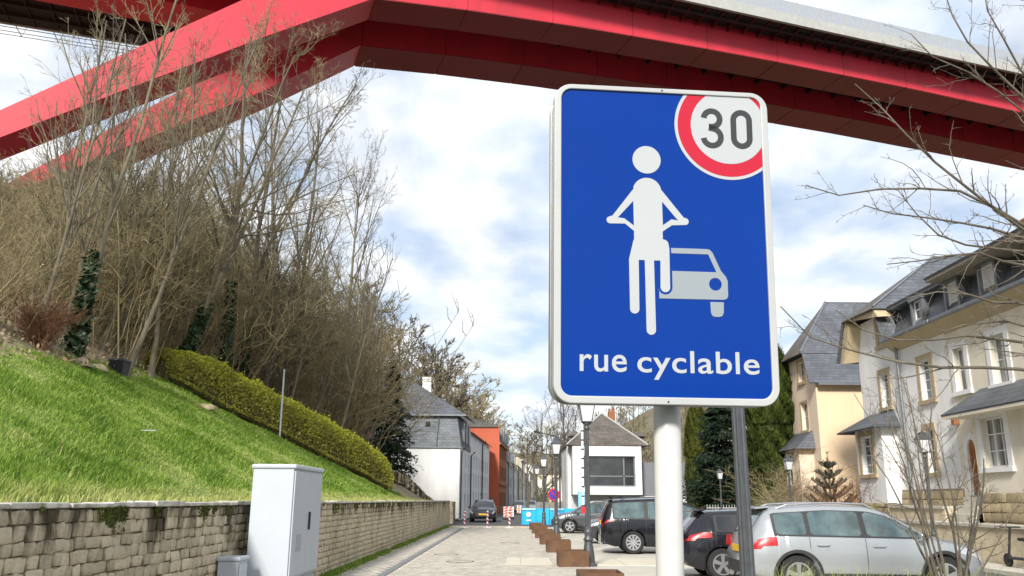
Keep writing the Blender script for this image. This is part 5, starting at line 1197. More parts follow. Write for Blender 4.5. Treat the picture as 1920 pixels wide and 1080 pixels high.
def children(g, P_, Rr, n, lr, ang, K_, tmin=.2, trop=.15, wob=.12, rmin=.006, tmax=1.0, rr=.58, flat=None):
    N_, Kp, _ = P_.shape
    t = g.uniform(tmin, tmax, (N_, n)); f = t * (Kp - 1); i0 = np.clip(f.astype(int), 0, Kp - 2); fr = (f - i0)[..., None]
    a = np.arange(N_)[:, None]
    pos = P_[a, i0] * (1 - fr) + P_[a, i0 + 1] * fr; tan = P_[a, i0 + 1] - P_[a, i0]; tan /= np.linalg.norm(tan, axis=2, keepdims=True) + 1e-9
    r0 = (Rr[a, i0] * (1 - fr[..., 0]) + Rr[a, i0 + 1] * fr[..., 0]) * rr
    Lp = np.linalg.norm(np.diff(P_, axis=1), axis=2).sum(1)[:, None]
    Lc = Lp * g.uniform(lr[0], lr[1], (N_, n)) * (1.15 - .65 * t)
    rd = g.normal(size=(N_, n, 3)); rd -= (rd * tan).sum(2, keepdims=True) * tan; rd /= np.linalg.norm(rd, axis=2, keepdims=True) + 1e-9
    an = np.radians(g.uniform(ang[0], ang[1], (N_, n)))[..., None]
    d = np.cos(an) * tan + np.sin(an) * rd; d = d.reshape(-1, 3); pos = pos.reshape(-1, 3); Lc = Lc.reshape(-1); r0 = np.maximum(r0.reshape(-1), rmin * 1.3)
    out_ = [pos]; st = (Lc / (K_ - 1))[:, None]
    for k in range(K_ - 1):
        d = d + g.normal(0, wob, d.shape) + np.array([0, 0, trop]); d /= np.linalg.norm(d, axis=1, keepdims=True); out_.append(out_[-1] + d * st)
    Pc = np.stack(out_, 1); Rc = r0[:, None] * np.linspace(1, .35, K_)[None]; Rc = np.maximum(Rc, rmin * .6)
    return Pc, Rc
def bare_tree(seed, h, r, levels, lean=(0, 0), wob=.04, K0=9, r_end=.25, forks=0, rmin=.0055):
    g = np.random.default_rng(seed); k = np.linspace(0, 1, K0)
    x = np.cumsum(g.normal(0, wob, K0)) * h / K0; y = np.cumsum(g.normal(0, wob, K0)) * h / K0; x -= x[0]; y -= y[0]
    P0 = np.stack([x + lean[0]*k*h, y + lean[1]*k*h, k*h - .3], 1)[None]; R0 = (r * (1 - (1 - r_end) * k**.8))[None]
    R0[0, 0] *= 1.35
    if forks:
        extra, er = children(g, P0, R0, forks, (.55, .8), (8, 22), K0, .12, .03, .05, tmax=.4, rr=.8); P0 = np.concatenate([P0, extra]); R0 = np.concatenate([R0, er])
    lv = [(P0, R0)]
    for (n, lr, an, K_, tm, tr, wb) in levels: lv.append(children(g, *lv[-1], n, lr, an, K_, tm, tr, wb, rmin))
    return lv
def lv_meshes(lv, ntr=2, sides=(7, 5, 3, 3, 3)):
    tr = merge([tubes(*lv[i], sides[i]) for i in range(ntr)]); cr = merge([tubes(*lv[i], sides[i]) for i in range(ntr, len(lv))]); return tr, cr
bark = mat('bark', (0.17, 0.145, 0.10), 0.95, 0.35, 5, stretch=(1, 1, .3), bump=0.6, bscale=25, bdist=.03, rand=.25)
bark_d = mat('bark_dark', (0.14, 0.12, 0.09), 0.95, 0.3, 5, stretch=(1, 1, .3), bump=0.6, bscale=25, bdist=.03, rand=.2)
twig = mat('twig', (0.29, 0.245, 0.135), 0.9, 0.25, 2, rand=.22)
twig_d = mat('twig_dark', (0.14, 0.118, 0.09), 0.9, 0.25, 2, rand=.2)
twig_brush = mat('twig_brush', (0.33, 0.275, 0.145), 0.95, 0.4, 1.2, col2=(0.17, 0.13, 0.075))
ivy_m = mat('ivy_leaf', (0.03, 0.06, 0.02), 0.5, 0.5, 6)
def tree_thing(lv, name, bm_, tm_, ntr=2):
    (tv_, tf_), (cv_, cf_) = lv_meshes(lv, ntr); return (arr_mesh('trunk', tv_, tf_, bm_, True), arr_mesh('crown', cv_, cf_, tm_), name)
def place_tree(arch_, loc, rz, sc_, lb_, gp, tilt=(0, 0), cat='tree'):
    r = empty(arch_[2], loc, lb_, cat, gp); r.rotation_euler = (tilt[0], tilt[1], rz); r.scale = (sc_,)*3 if not hasattr(sc_, '__len__') else sc_
    link('trunk', arch_[0], r); link('crown', arch_[1], r); return r
UPL = [(15, (.28, .5), (22, 48), 6, .28, .13, .10), (7, (.3, .55), (22, 50), 5, .2, .08, .14), (5, (.3, .6), (20, 55), 4, .2, .06, .18), (4, (.35, .7), (20, 50), 3, .2, .04, .09)]
WID = [(16, (.35, .62), (35, 70), 6, .2, .10, .12), (7, (.3, .6), (25, 55), 5, .15, .06, .16), (5, (.3, .6), (20, 60), 4, .2, .04, .2), (4, (.4, .7), (20, 50), 3, .2, .03, .09)]
LOW = [(10, (.3, .5), (25, 55), 4, .25, .12, .12), (6, (.3, .55), (25, 55), 3, .2, .06, .16), (5, (.35, .65), (20, 55), 3, .2, .04, .2)]
T_tall = tree_thing(bare_tree(11, 15, .17, UPL), 'bare_tree', bark, twig)
T_fork = tree_thing(bare_tree(12, 14, .16, [(9, *UPL[0][1:])] + UPL[1:], forks=2), 'bare_tree', bark, twig)
T_wide = tree_thing(bare_tree(13, 13, .20, WID), 'bare_tree', bark_d, twig_d)
T_dense = tree_thing(bare_tree(14, 15, .2, [(20, (.35, .6), (20, 50), 6, .2, .14, .09), (8, (.3, .55), (20, 45), 5, .15, .10, .12), (5, (.3, .6), (20, 50), 4, .2, .06, .18), (4, (.35, .7), (20, 55), 3, .2, .04, .2)]), 'bare_tree', bark_d, twig_d)
T_lean = tree_thing(bare_tree(15, 11, .11, [(12, *WID[0][1:])] + WID[1:], lean=(.30, -.05), forks=1), 'bare_tree', bark, twig)
T_low = tree_thing(bare_tree(16, 12, .2, [(14, *LOW[0][1:])] + [(7, *LOW[1][1:])] + [(6, *LOW[2][1:])], rmin=.03), 'bare_tree', bark_d, twig_d)
T_low2 = tree_thing(bare_tree(17, 12, .2, [(14, .35*np.array([1, 1.6]), (30, 65), 4, .2, .1, .12)] + [(7, *LOW[1][1:])] + [(6, *LOW[2][1:])], rmin=.03), 'bare_tree', bark, twig)
SPARSE = [(11, (.22, .42), (18, 42), 6, .3, .12, .10), (5, (.3, .5), (20, 45), 5, .2, .08, .14), (4, (.3, .6), (20, 50), 4, .2, .06, .18), (2, (.35, .7), (20, 50), 3, .2, .04, .09)]
T_sparse = tree_thing(bare_tree(18, 13, .10, SPARSE, lean=(.06, 0), rmin=.005), 'bare_tree', bark, twig)
T_sparse2 = tree_thing(bare_tree(19, 13, .10, SPARSE, lean=(.14, 0), rmin=.005, forks=1), 'bare_tree', bark, twig_d)
T_slim = tree_thing(bare_tree(41, 15, .15, [(13, (.2, .42), (15, 40), 7, .32, .10, .09), (6, (.28, .5), (20, 45), 5, .2, .08, .13), (4, (.3, .6), (20, 50), 4, .2, .06, .16), (3, (.35, .7), (20, 50), 3, .2, .04, .09)], rmin=.005), 'bare_tree', bark_d, twig)
T_slim2 = tree_thing(bare_tree(43, 15, .14, [(9, (.22, .42), (15, 42), 7, .32, .10, .09), (6, (.28, .5), (20, 45), 5, .2, .08, .13), (4, (.3, .6), (20, 50), 4, .2, .06, .16), (3, (.35, .7), (20, 50), 3, .2, .04, .09)], rmin=.005, forks=1), 'bare_tree', bark_d, twig_d)
def top_z(X, Y):            # height the closed canopy reaches at a spot on the slope
    px_ = 957 + X * 1600 / Y; py_ = np.interp(px_, [-400, 0, 250, 400, 560, 700, 830, 900], [320, 335, 345, 405, 480, 590, 715, 800])
    return float(at(px_, py_, Y)[2])
def ground_at(px, Y):
    X = float(at(px, 938, Y)[0]); return np.array([X, Y, float(hz(X, Y))])
def ivy(par, h_, r_, n=900, lean=(0, 0), seed=1):
    g = np.random.default_rng(seed); z = g.uniform(0, 1, n)**1.3 * h_; a = g.uniform(0, 2*np.pi, n); rad = (r_ + np.abs(g.normal(0, .06, n))) * (1 - .4*z/h_)
    c = np.stack([rad*np.cos(a) + lean[0]*z, rad*np.sin(a) + lean[1]*z, z], 1); d1 = g.normal(0, .055, (n, 3)); d2 = g.normal(0, .055, (n, 3))
    V = np.stack([c - d1, c + d2, c + d1, c - d2], 1); tag(link('ivy', arr_mesh('ivy', V, np.arange(n*4).reshape(-1, 4), ivy_m), par), kind='stuff')
HG = 'bare trees on the wooded slope'
main = [(398, 29.5, T_slim, 1.0, 2.1, (0, .02), 'tall slender bare tree with ivy clad foot behind the hedge'), (428, 31.5, T_slim2, 1.0, .6, (0, .06), 'forked bare tree with dark ivy clad foot behind the hedge'),
        (500, 36, T_slim2, .98, 4.0, (0, .10), 'bare leaning twin trunk tree rising before the bridge legs'), (532, 38, T_slim, 1.02, 5.2, (0, .07), 'bare tree with upright forks right of the twin trunks'),
        (640, 47, T_dense, (.78, .78, 1.06), 1.0, (0, .03), 'large dense twigged bare tree standing clear against the sky'), (668, 53, T_dense, .66, 2.6, (0, .02), 'dark bare tree lowest on the slope by the slate roof'),
        (100, 19.5, T_sparse, .86, .3, (.02, .06), 'pale barked bare tree leaning at the top of the lawn'), (205, 22, T_sparse2, .82, .2, (0, .10), 'thin pale tree leaning strongly toward the street'),
        (20, 18.5, T_sparse2, .62, -.4, (0, .04), 'small spreading bare tree beside the round brown shrub'), (300, 27, T_lean, 1.05, .5, (0, 0), 'leaning tree with ivy at the upper end of the hedge'), (255, 25, T_sparse, .9, 2.0, (0, .04), 'thin upright bare tree between the bank and the hedge end'), (150, 24, T_sparse2, .8, .9, (0, .02), 'thin forked bare tree above the dark bin'),
        (455, 33, T_lean, .72, .4, (0, .0), 'yellowish drooping tree leaning over the hedge')]
for k, (px, Y, ar, sc_, rz, tl, lb_) in enumerate(main):
    p = ground_at(px, Y); o_ = place_tree(ar, p, rz, sc_, lb_, None, tl)
    if k in (0, 1, 6, 9): ivy(o_, (4.6, 3.6, 0, 2.4, 0, 0, 3.0, 0, 0, 2.6)[k], .17, 1100, (.30, -.05) if ar is T_lean else (0, 0), k)
g = np.random.default_rng(5)
cnt = 0; spots = []
for _ in range(6000):
    if cnt >= 150: break
    Y = g.uniform(18, 72); X = -g.uniform(9.5, 36); 
    if grass_mask(X, Y) > -1.2: continue
    if Y > 46 and X > -9.5 - (Y - 46)*.25: continue
    if any((X - q[0])**2 + (Y - q[1])**2 < 4.5 for q in spots): continue
    ar = [T_tall, T_fork, T_wide, T_lean, T_low, T_low2][g.integers(0, 6)]; sc_ = (top_z(X, Y) - float(hz(X, Y))) / 12.5 * g.uniform(.75, 1.12)
    if not .16 < sc_ < .8 or (ar is T_lean and Y > 42): continue
    sc_ = min(sc_, .6); spots.append((X, Y))
    place_tree(ar, (X, Y, float(hz(X, Y))), g.uniform(0, 6.28) if ar is not T_lean else g.uniform(-.6, .9), sc_, 'bare winter tree in the thicket of the wooded slope', HG, (0, g.uniform(.0, .12))); cnt += 1
cnt = 0
for _ in range(400):
    if cnt >= 16: break
    Y = g.uniform(19, 44); e_ = -6.05 - .2*min(Y, 26.6) if Y < 26.6 else -11.6 + (Y - 26)*.6 if Y < 36 else -6.5
    if Y > 36: continue
    X = e_ - g.uniform(.8, 4.0)
    place_tree([T_sparse, T_sparse2, T_lean][cnt % 3], (X, Y, float(hz(X, Y))), g.uniform(-.8, .8), g.uniform(.5, .72), 'thin pale trunked tree at the front edge of the wood', 'thin trees at the edge of the wood', (0, g.uniform(0, .14))); cnt += 1
cnt = 0
while cnt < 70:
    Y = g.uniform(74, 230); X = -g.uniform(14, 50) + (Y - 74) * .07
    ar = [T_low, T_low2, T_dense, T_wide][g.integers(0, 4)]; place_tree(ar, (X, Y, float(hz(X, Y))), g.uniform(0, 6.28), g.uniform(.6, .9), 'bare tree on the hill behind the street houses', 'bare trees on the hill behind the houses'); cnt += 1
for _ in range(48):
    Y = g.uniform(112, 265); X = -g.uniform(10.5, 30) + (Y - 112) * .06
    place_tree([T_low, T_low2][_ % 2], (X, Y, float(hz(X, Y))), g.uniform(0, 6.28), g.uniform(1.35, 1.8), 'bare tree on the hill behind the street houses', 'bare trees on the hill behind the houses')
# big bare trees behind the modern house
for x, y, s_, ar in ((2.8, 74, .72, T_wide), (5.0, 82, .8, T_dense), (1.9, 92, .75, T_low), (9.5, 80, .62, T_wide), (7.2, 90, .72, T_dense), (4.2, 100, .8, T_low2), (12.5, 84, .62, T_low)):
    place_tree(ar, (x, y, 0), x, s_, 'dark bare tree standing behind the modern white house', 'bare trees behind the modern house')
# thicket of thin stems over the whole slope
def brush(seed, n=34, h_=(1.6, 4.6), spread=1.5, lean=.25, rmin=.008, tw=6, rs=1.0):
    g = np.random.default_rng(seed); K_ = 5; a = g.uniform(0, 2*np.pi, n); rr_ = spread * np.sqrt(g.uniform(0, 1, n))
    p0 = np.stack([rr_*np.cos(a), rr_*np.sin(a), np.full(n, -.6)], 1); d = g.normal(0, .25, (n, 3)); d[:, 2] = 1; d[:, 0] += lean; H_ = g.uniform(*h_, n) + .6
    pts = [p0]
    for k in range(K_ - 1): d = d / np.linalg.norm(d, axis=1, keepdims=True) + g.normal(0, .13, (n, 3)); pts.append(pts[-1] + d * (H_ / (K_ - 1))[:, None])
    P0 = np.stack(pts, 1); R0 = rs * g.uniform(.010, .026, n)[:, None] * np.linspace(1, .35, K_)[None]
    P1, R1 = children(g, P0, R0, tw, (.2, .45), (25, 65), 4, .25, .05, .2, rmin)
    P2, R2 = children(g, P1, R1, 2, (.3, .6), (25, 60), 3, .2, .0, .2, rmin)
    return merge([tubes(P0, R0), tubes(P1, R1), tubes(P2, R2)])
BR = [brush(100 + k) for k in range(4)]
parts = []; g = np.random.default_rng(9); n = 0
while n < 130:
    Y = 13 + 57 * g.uniform(0, 1)**1.2; X = -g.uniform(8.5, 38)
    gm = grass_mask(X, Y)
    if gm > -1.6 or (Y > 46 and X > -8.5 - (Y - 46)*.25): continue
    V, F = BR[g.integers(0, 4)]; a = g.uniform(-.8, .8); s_ = g.uniform(.7, 1.25) * min(1 + .01*Y, (top_z(X, Y) - float(hz(X, Y)))/5.0)
    if s_ < .25: continue
    ca, sa = math.cos(a), math.sin(a)
    W_ = np.stack([V[:, 0]*ca - V[:, 1]*sa, V[:, 0]*sa + V[:, 1]*ca, V[:, 2]], 1) * s_; W_[:, :2] *= 1.25
    x_, y_ = W_[:, 0] + X, W_[:, 1] + Y; W_ = np.stack([x_, y_, W_[:, 2] + float(hz(X, Y)) - (W_[:, 0])*.0], 1); parts.append((W_, F)); n += 1
tag(link('thicket', arr_mesh('thicket', *merge(parts), twig_brush)), 'tangled thicket of bare olive brown stems covering the slope', 'thicket', kind='stuff')
# dry leaves / bramble litter on the slope
n = 26000; Xl = -g.uniform(8.5, 30, n); Yl = g.uniform(13, 48, n); ok = (grass_mask(Xl, Yl) < .3); Xl, Yl = Xl[ok], Yl[ok]; n = len(Xl)
c = np.stack([Xl, Yl, hz(Xl, Yl) + np.abs(g.normal(0, .16, n))], 1); d1 = g.normal(0, .026, (n, 3)); d2 = g.normal(0, .026, (n, 3))
tag(link('leaf_litter', arr_mesh('leaf_litter', np.stack([c - d1, c + d2, c + d1, c - d2], 1), np.arange(n*4).reshape(-1, 4), mat('dry_leaf', (0.24, 0.16, 0.08), .9, col2=(.36, .30, .2), scale=3))), 'dry leaves and bramble litter under the trees', 'leaves', kind='stuff')
# far woods as one mass
parts = []; lowV = merge([tubes(*q, 3) for q in bare_tree(30, 12, .22, [(9, *LOW[0][1:]), (5, *LOW[1][1:]), (4, *LOW[2][1:])], rmin=.075)])
n = 0
while n < 165:
    Y = g.uniform(150, 470); X = Y * g.uniform(-.02, .34); z = float(hr(X, Y))
    if z < 2.5 or X > .75 * Y + 12: continue
    V, F = lowV; a = g.uniform(0, 6.28); s_ = g.uniform(.75, 1.1); ca, sa = math.cos(a), math.sin(a)
    parts.append((np.stack([V[:, 0]*ca - V[:, 1]*sa, V[:, 0]*sa + V[:, 1]*ca, V[:, 2]], 1) * np.array([1.2, 1.2, 1]) * s_ + np.array([X, Y, z]), F)); n += 1
tag(link('far_wood', arr_mesh('far_wood', *merge(parts), mat('far_twig', (0.20, 0.17, 0.10), .95, .3, .3))), 'brown winter wood covering the far valley side', 'wood', kind='stuff')

# ---------------------------------------------------------------- lawn
def leaf_mat(name, c0, c1, c2, rough=.6):
    m = bpy.data.materials.new(name); m.use_nodes = True; t = m.node_tree; p = t.nodes['Principled BSDF']; p.inputs['Roughness'].default_value = rough; p.inputs['Specular IOR Level'].default_value = .3
    a = t.nodes.new('ShaderNodeAttribute'); a.attribute_name = 'tint'; r = t.nodes.new('ShaderNodeValToRGB'); r.color_ramp.elements[0].color = (*c0, 1); r.color_ramp.elements[1].color = (*c2, 1); e = r.color_ramp.elements.new(.5); e.color = (*c1, 1)
    t.links.new(a.outputs['Fac'], r.inputs[0]); t.links.new(r.outputs[0], p.inputs['Base Color'])
    tl = t.nodes.new('ShaderNodeBsdfTranslucent'); t.links.new(r.outputs[0], tl.inputs[0]); mx_ = t.nodes.new('ShaderNodeMixShader'); mx_.inputs[0].default_value = .3
    t.links.new(p.outputs[0], mx_.inputs[1]); t.links.new(tl.outputs[0], mx_.inputs[2]); t.links.new(mx_.outputs[0], t.nodes['Material Output'].inputs[0]); return m
def tinted(name, V, F, m, tint, parent=None):
    me = arr_mesh(name, V, F, m); at_ = me.attributes.new('tint', 'FLOAT', 'POINT'); at_.data.foreach_set('value', np.asarray(tint, np.float32).ravel()); return link(name, me, parent)
grass_m = leaf_mat('grass', (0.09, 0.18, 0.02), (0.225, 0.355, 0.045), (0.50, 0.49, 0.19))
def blades(X, Y, Z, hgt, wid, tint, g, name, m):
    n = len(X); a = g.uniform(0, 2*np.pi, n); side = np.stack([np.cos(a), np.sin(a), np.zeros(n)], 1) * (wid/2)[:, None]
    b = g.uniform(0, 2*np.pi, n); bend = np.stack([np.cos(b), np.sin(b), np.zeros(n)], 1) * (hgt * g.uniform(.1, .75, n))[:, None]; bend[:, 0] += hgt*.25
    p = np.stack([X, Y, Z - .01], 1); up = np.zeros((n, 3)); up[:, 2] = hgt
    mid_ = p + up*.6 + bend*.35; tip = p + up*g.uniform(.75, 1, n)[:, None] + bend
    V = np.stack([p - side, p + side, mid_ + side*.8, mid_ - side*.8, tip], 1); i = (np.arange(n)*5)[:, None]
    F = np.concatenate([i + np.array([[0, 1, 2]]), i + np.array([[0, 2, 3]]), i + np.array([[3, 2, 4]])], 1).reshape(-1, 3)
    return tinted(name, V, F, m, np.repeat(tint, 5))
g = np.random.default_rng(21); n = 520000
Y = 3.5 + 40 * g.uniform(0, 1, n)**1.55; X = -4.45 - 8.0 * g.uniform(0, 1, n)
px = 957 + X*1600/Y; keep = (grass_mask(X, Y) > g.normal(-.15, .25, n)) & ((px > -60) | ((px > -900) & (g.uniform(0, 1, n) < .22))); X, Y = X[keep], Y[keep]; X, Y = X[:175000], Y[:175000]; n = len(X)
patch = np.sin(X*2.1 + 1.3*np.sin(Y*.9)) * np.sin(Y*1.4 + X*.7) + .6*np.sin(X*5.3 + Y*3.1 + 2*np.sin(Y*2.2)) * np.sin(X*3.7 - Y*4.3)
dry = np.clip(np.sin(X*1.05 + 2.1*np.sin(Y*.47) + 1) * np.sin(Y*.83 - X*.6) + .5*np.sin(X*3.3 + Y*2.7)*np.sin(Y*4.1 - X*1.9), 0, 1)
tint = np.clip(.40 + .20*patch + g.normal(0, .15, n) + (g.uniform(0, 1, n) < .05 + .30*dry)*.5 + .10*dry + np.clip((-4.85 - X) * -1.6 + 0, 0, .5), 0, 1)
hgt = g.uniform(.035, .12, n) * (1 - .5*np.clip(patch, -1, 1)) * (1 - .35*dry) * np.where(g.uniform(0, 1, n) < .04, 1.6, 1); wid = np.clip(.0035 + .0007*Y, .006, .028) * g.uniform(.8, 1.3, n)
tag(blades(X, Y, hz(X, Y), hgt, wid, tint, g, 'lawn_grass', grass_m), 'bright green grass slope above the stone wall', 'grass', kind='stuff')
n = 9000; Y = g.uniform(15, 54, n); X = -4.02 + np.abs(g.normal(0, .12, n)) ; ok = np.sin(Y*1.7) + np.sin(Y*.63) > -1.0; X, Y = X[ok], Y[ok]; n = len(X)
tag(blades(X, Y, np.zeros(n), g.uniform(.04, .16, n), np.full(n, .02), np.clip(g.normal(.45, .2, n), 0, 1), g, 'verge_grass', grass_m), 'weeds and grass along the foot of the stone wall', 'grass', kind='stuff')
n = 6000; Y = g.uniform(5, 45, n); X = -4.40 + g.normal(0, .07, n); 
tag(blades(X, Y, np.full(n, 1.58), g.uniform(.04, .12, n), np.full(n, .012), np.clip(g.normal(.85, .15, n), 0, 1), g, 'dry_grass', grass_m), 'straw coloured dry grass behind the wall coping', 'grass', kind='stuff')

# ---------------------------------------------------------------- hedge
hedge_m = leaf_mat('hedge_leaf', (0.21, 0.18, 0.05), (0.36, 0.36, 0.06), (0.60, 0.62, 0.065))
E0, E1 = np.array([-11.2, 26.2]), np.array([-5.5, 35.3]); ed = unit(E1 - E0); en = np.array([ed[1], -ed[0]]); EL = np.linalg.norm(E1 - E0)
hedge = empty('hedge', (*((E0 + E1)/2), float(hz(*((E0 + E1)/2)))), 'long clipped hedge with yellow green new growth running down the slope', 'hedge')
n = 85000; s_ = g.uniform(-.01, 1.01, n) * EL; ph = np.radians(g.uniform(-8, 188, n)); q_ = np.clip(s_/EL, 0, 1)
prof_h = .68 + .62*np.clip(q_/.16, 0, 1)**.6 + .1*np.sin(q_*3.1); prof_h *= np.where(q_ > .95, .72 + .28*np.clip((1.01 - q_)/.06, 0, 1)**.5, 1)
HH = prof_h + .05*np.sin(s_*1.1) + .04*np.sin(s_*3.7) + .03*np.sin(s_*9.1); dp = 1 - np.abs(g.normal(0, .07, n)) + (g.uniform(0, 1, n) < .03)*g.uniform(.03, .12, n)
off = .66*np.sign(np.cos(ph))*np.abs(np.cos(ph))**.55*dp*(1 + .06*np.sin(s_*2.3)); hh = HH*np.clip(np.sin(ph), 0, 1)**.55*dp + g.uniform(-.05, .05, n); top_ = np.sin(ph) > .9
endf = g.uniform(0, 1, n) < .06; hh = np.where(endf, hh*.62, hh); s_ = np.where(endf, np.where(g.uniform(0, 1, n) < .5, -.05, EL + .05) + g.normal(0, .08, n), s_)
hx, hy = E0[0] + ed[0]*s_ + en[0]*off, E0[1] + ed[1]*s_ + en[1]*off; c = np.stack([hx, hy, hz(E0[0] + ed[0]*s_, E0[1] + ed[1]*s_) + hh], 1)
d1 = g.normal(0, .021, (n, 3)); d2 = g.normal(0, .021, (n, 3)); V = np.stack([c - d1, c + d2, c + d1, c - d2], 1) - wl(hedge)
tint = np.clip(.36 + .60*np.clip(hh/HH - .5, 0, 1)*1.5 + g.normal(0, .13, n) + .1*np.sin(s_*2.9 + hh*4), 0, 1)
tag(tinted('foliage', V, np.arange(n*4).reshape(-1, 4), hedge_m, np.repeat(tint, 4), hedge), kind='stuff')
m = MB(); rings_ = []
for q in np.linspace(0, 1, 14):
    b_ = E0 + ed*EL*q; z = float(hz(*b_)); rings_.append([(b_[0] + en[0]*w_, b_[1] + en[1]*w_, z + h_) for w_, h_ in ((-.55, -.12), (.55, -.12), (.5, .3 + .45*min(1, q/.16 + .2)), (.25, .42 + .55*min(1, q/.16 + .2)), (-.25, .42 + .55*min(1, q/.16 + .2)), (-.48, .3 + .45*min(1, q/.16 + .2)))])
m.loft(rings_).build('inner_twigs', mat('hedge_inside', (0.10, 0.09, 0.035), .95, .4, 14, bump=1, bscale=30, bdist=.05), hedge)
P0 = np.stack([np.stack([E0[0] + ed[0]*q + en[0]*w_, E0[1] + ed[1]*q + en[1]*w_, hz(E0[0] + ed[0]*q, E0[1] + ed[1]*q) + k*.16 - .05], -1) for k in range(4) for q, w_ in [(g.uniform(0, EL, 220), g.uniform(-.55, .62, 220))]][:1] * 4, 1)
P0[:, :, 2] += np.arange(4)[None]*.15; tag(link('stems', arr_mesh('stems', tubes(P0, np.full(P0.shape[:2], .014))[0] - wl(hedge), tubes(P0, np.full(P0.shape[:2], .014))[1], bark_d), hedge), kind='stuff')

# ---------------------------------------------------------------- evergreens
def column_tree(loc, h_, r_, n, lb_, m, seed, name='thuja_column', taper=.55):
    g = np.random.default_rng(seed); r = empty(name, loc, lb_, 'tree'); MB().tube([np.array(loc), np.array(loc) + [0, 0, h_*.9]], [.14, .03], 7).build('trunk', bark_d, r)
    z = g.uniform(0, 1, n); a = g.uniform(0, 2*np.pi, n); pr = r_ * np.where(z < taper, .82 + .18*np.sin(z/taper*np.pi*.9 + .25), np.sqrt(np.clip(1 - ((z - taper)/(1 - taper))**1.7, 0, 1)))
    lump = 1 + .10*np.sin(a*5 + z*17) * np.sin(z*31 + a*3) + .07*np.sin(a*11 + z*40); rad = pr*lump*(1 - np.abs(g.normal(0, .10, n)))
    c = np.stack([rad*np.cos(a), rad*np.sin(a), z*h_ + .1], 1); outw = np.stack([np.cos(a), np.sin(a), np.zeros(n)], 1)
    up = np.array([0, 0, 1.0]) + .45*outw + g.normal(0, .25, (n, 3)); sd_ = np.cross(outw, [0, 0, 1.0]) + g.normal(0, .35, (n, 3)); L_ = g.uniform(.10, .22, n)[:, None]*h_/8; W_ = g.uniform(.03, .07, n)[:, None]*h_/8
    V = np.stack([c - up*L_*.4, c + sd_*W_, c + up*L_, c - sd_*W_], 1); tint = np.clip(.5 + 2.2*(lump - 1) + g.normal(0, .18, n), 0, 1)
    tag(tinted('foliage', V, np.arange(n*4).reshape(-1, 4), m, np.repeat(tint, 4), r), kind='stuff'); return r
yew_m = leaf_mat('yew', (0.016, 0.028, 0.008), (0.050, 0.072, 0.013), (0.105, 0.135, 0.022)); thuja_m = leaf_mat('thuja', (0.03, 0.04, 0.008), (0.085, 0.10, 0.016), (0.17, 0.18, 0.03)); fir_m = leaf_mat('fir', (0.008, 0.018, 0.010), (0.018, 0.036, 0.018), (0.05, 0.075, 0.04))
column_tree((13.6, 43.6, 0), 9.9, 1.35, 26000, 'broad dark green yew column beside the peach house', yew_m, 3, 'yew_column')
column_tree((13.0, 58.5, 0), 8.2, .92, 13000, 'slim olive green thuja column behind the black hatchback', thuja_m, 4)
def fir(loc, h_, r_, nb, lb_, seed, z0=.08, n_leaf=70, droop=.35, leafs=.10):
    g = np.random.default_rng(seed); r = empty('fir_tree', loc, lb_, 'tree'); MB().tube([np.array(loc) - [0, 0, .3], np.array(loc) + [0, 0, h_]], [.17, .015], 8).build('trunk', bark_d, r)
    z = np.sort(g.uniform(z0, .99, nb)); a = g.uniform(0, 2*np.pi, nb); L_ = r_*(1.02 - z)**.8*g.uniform(.65, 1.15, nb); k = np.linspace(0, 1, 6)[None, :, None]
    d = np.stack([np.cos(a), np.sin(a), np.zeros(nb)], 1)[:, None]; P_ = d*k*L_[:, None, None]; P_[:, :, 2] = (z*h_)[:, None] + (.18*np.sin(k[..., 0]*2.2) - droop*k[..., 0]**1.3)*L_[:, None]
    bv, bf = tubes(P_, np.linspace(.03, .006, 6)[None]*np.ones((nb, 1)), 3); link('branches', arr_mesh('branches', bv, bf, bark_d), r)
    t = g.uniform(.12, 1, (nb, n_leaf)); f = t*5; i0 = np.clip(f.astype(int), 0, 4); fr = (f - i0)[..., None]; ai = np.arange(nb)[:, None]; c = (P_[ai, i0]*(1 - fr) + P_[ai, i0+1]*fr).reshape(-1, 3); n = len(c)
    sp = np.repeat(L_, n_leaf)*.17; c = c + np.stack([g.normal(0, 1, n)*sp, g.normal(0, 1, n)*sp, -np.abs(g.normal(0, .35, n))*sp], 1)
    dd = np.repeat(d[:, 0], n_leaf, 0) + g.normal(0, .5, (n, 3)); dd[:, 2] -= .35; sd_ = np.cross(dd, g.normal(0, 1, (n, 3))); sd_ /= np.linalg.norm(sd_, axis=1, keepdims=True) + 1e-9
    V = np.stack([c - dd*leafs, c + sd_*leafs*.35, c + dd*leafs, c - sd_*leafs*.35], 1); tag(tinted('needles', V, np.arange(n*4).reshape(-1, 4), fir_m, np.repeat(np.clip(g.normal(.5, .2, n), 0, 1), 4), r), kind='stuff'); return r
fir((13.4, 53.2, 0), 9.0, 2.9, 230, 'dark green fir between thuja column and fluted lamp post', 8, leafs=.16)
p = ground_at(726, 52); fir(p, 7.6, 1.9, 150, 'dark ragged spruce beside the white house and hedge end', 6, leafs=.13, n_leaf=55)
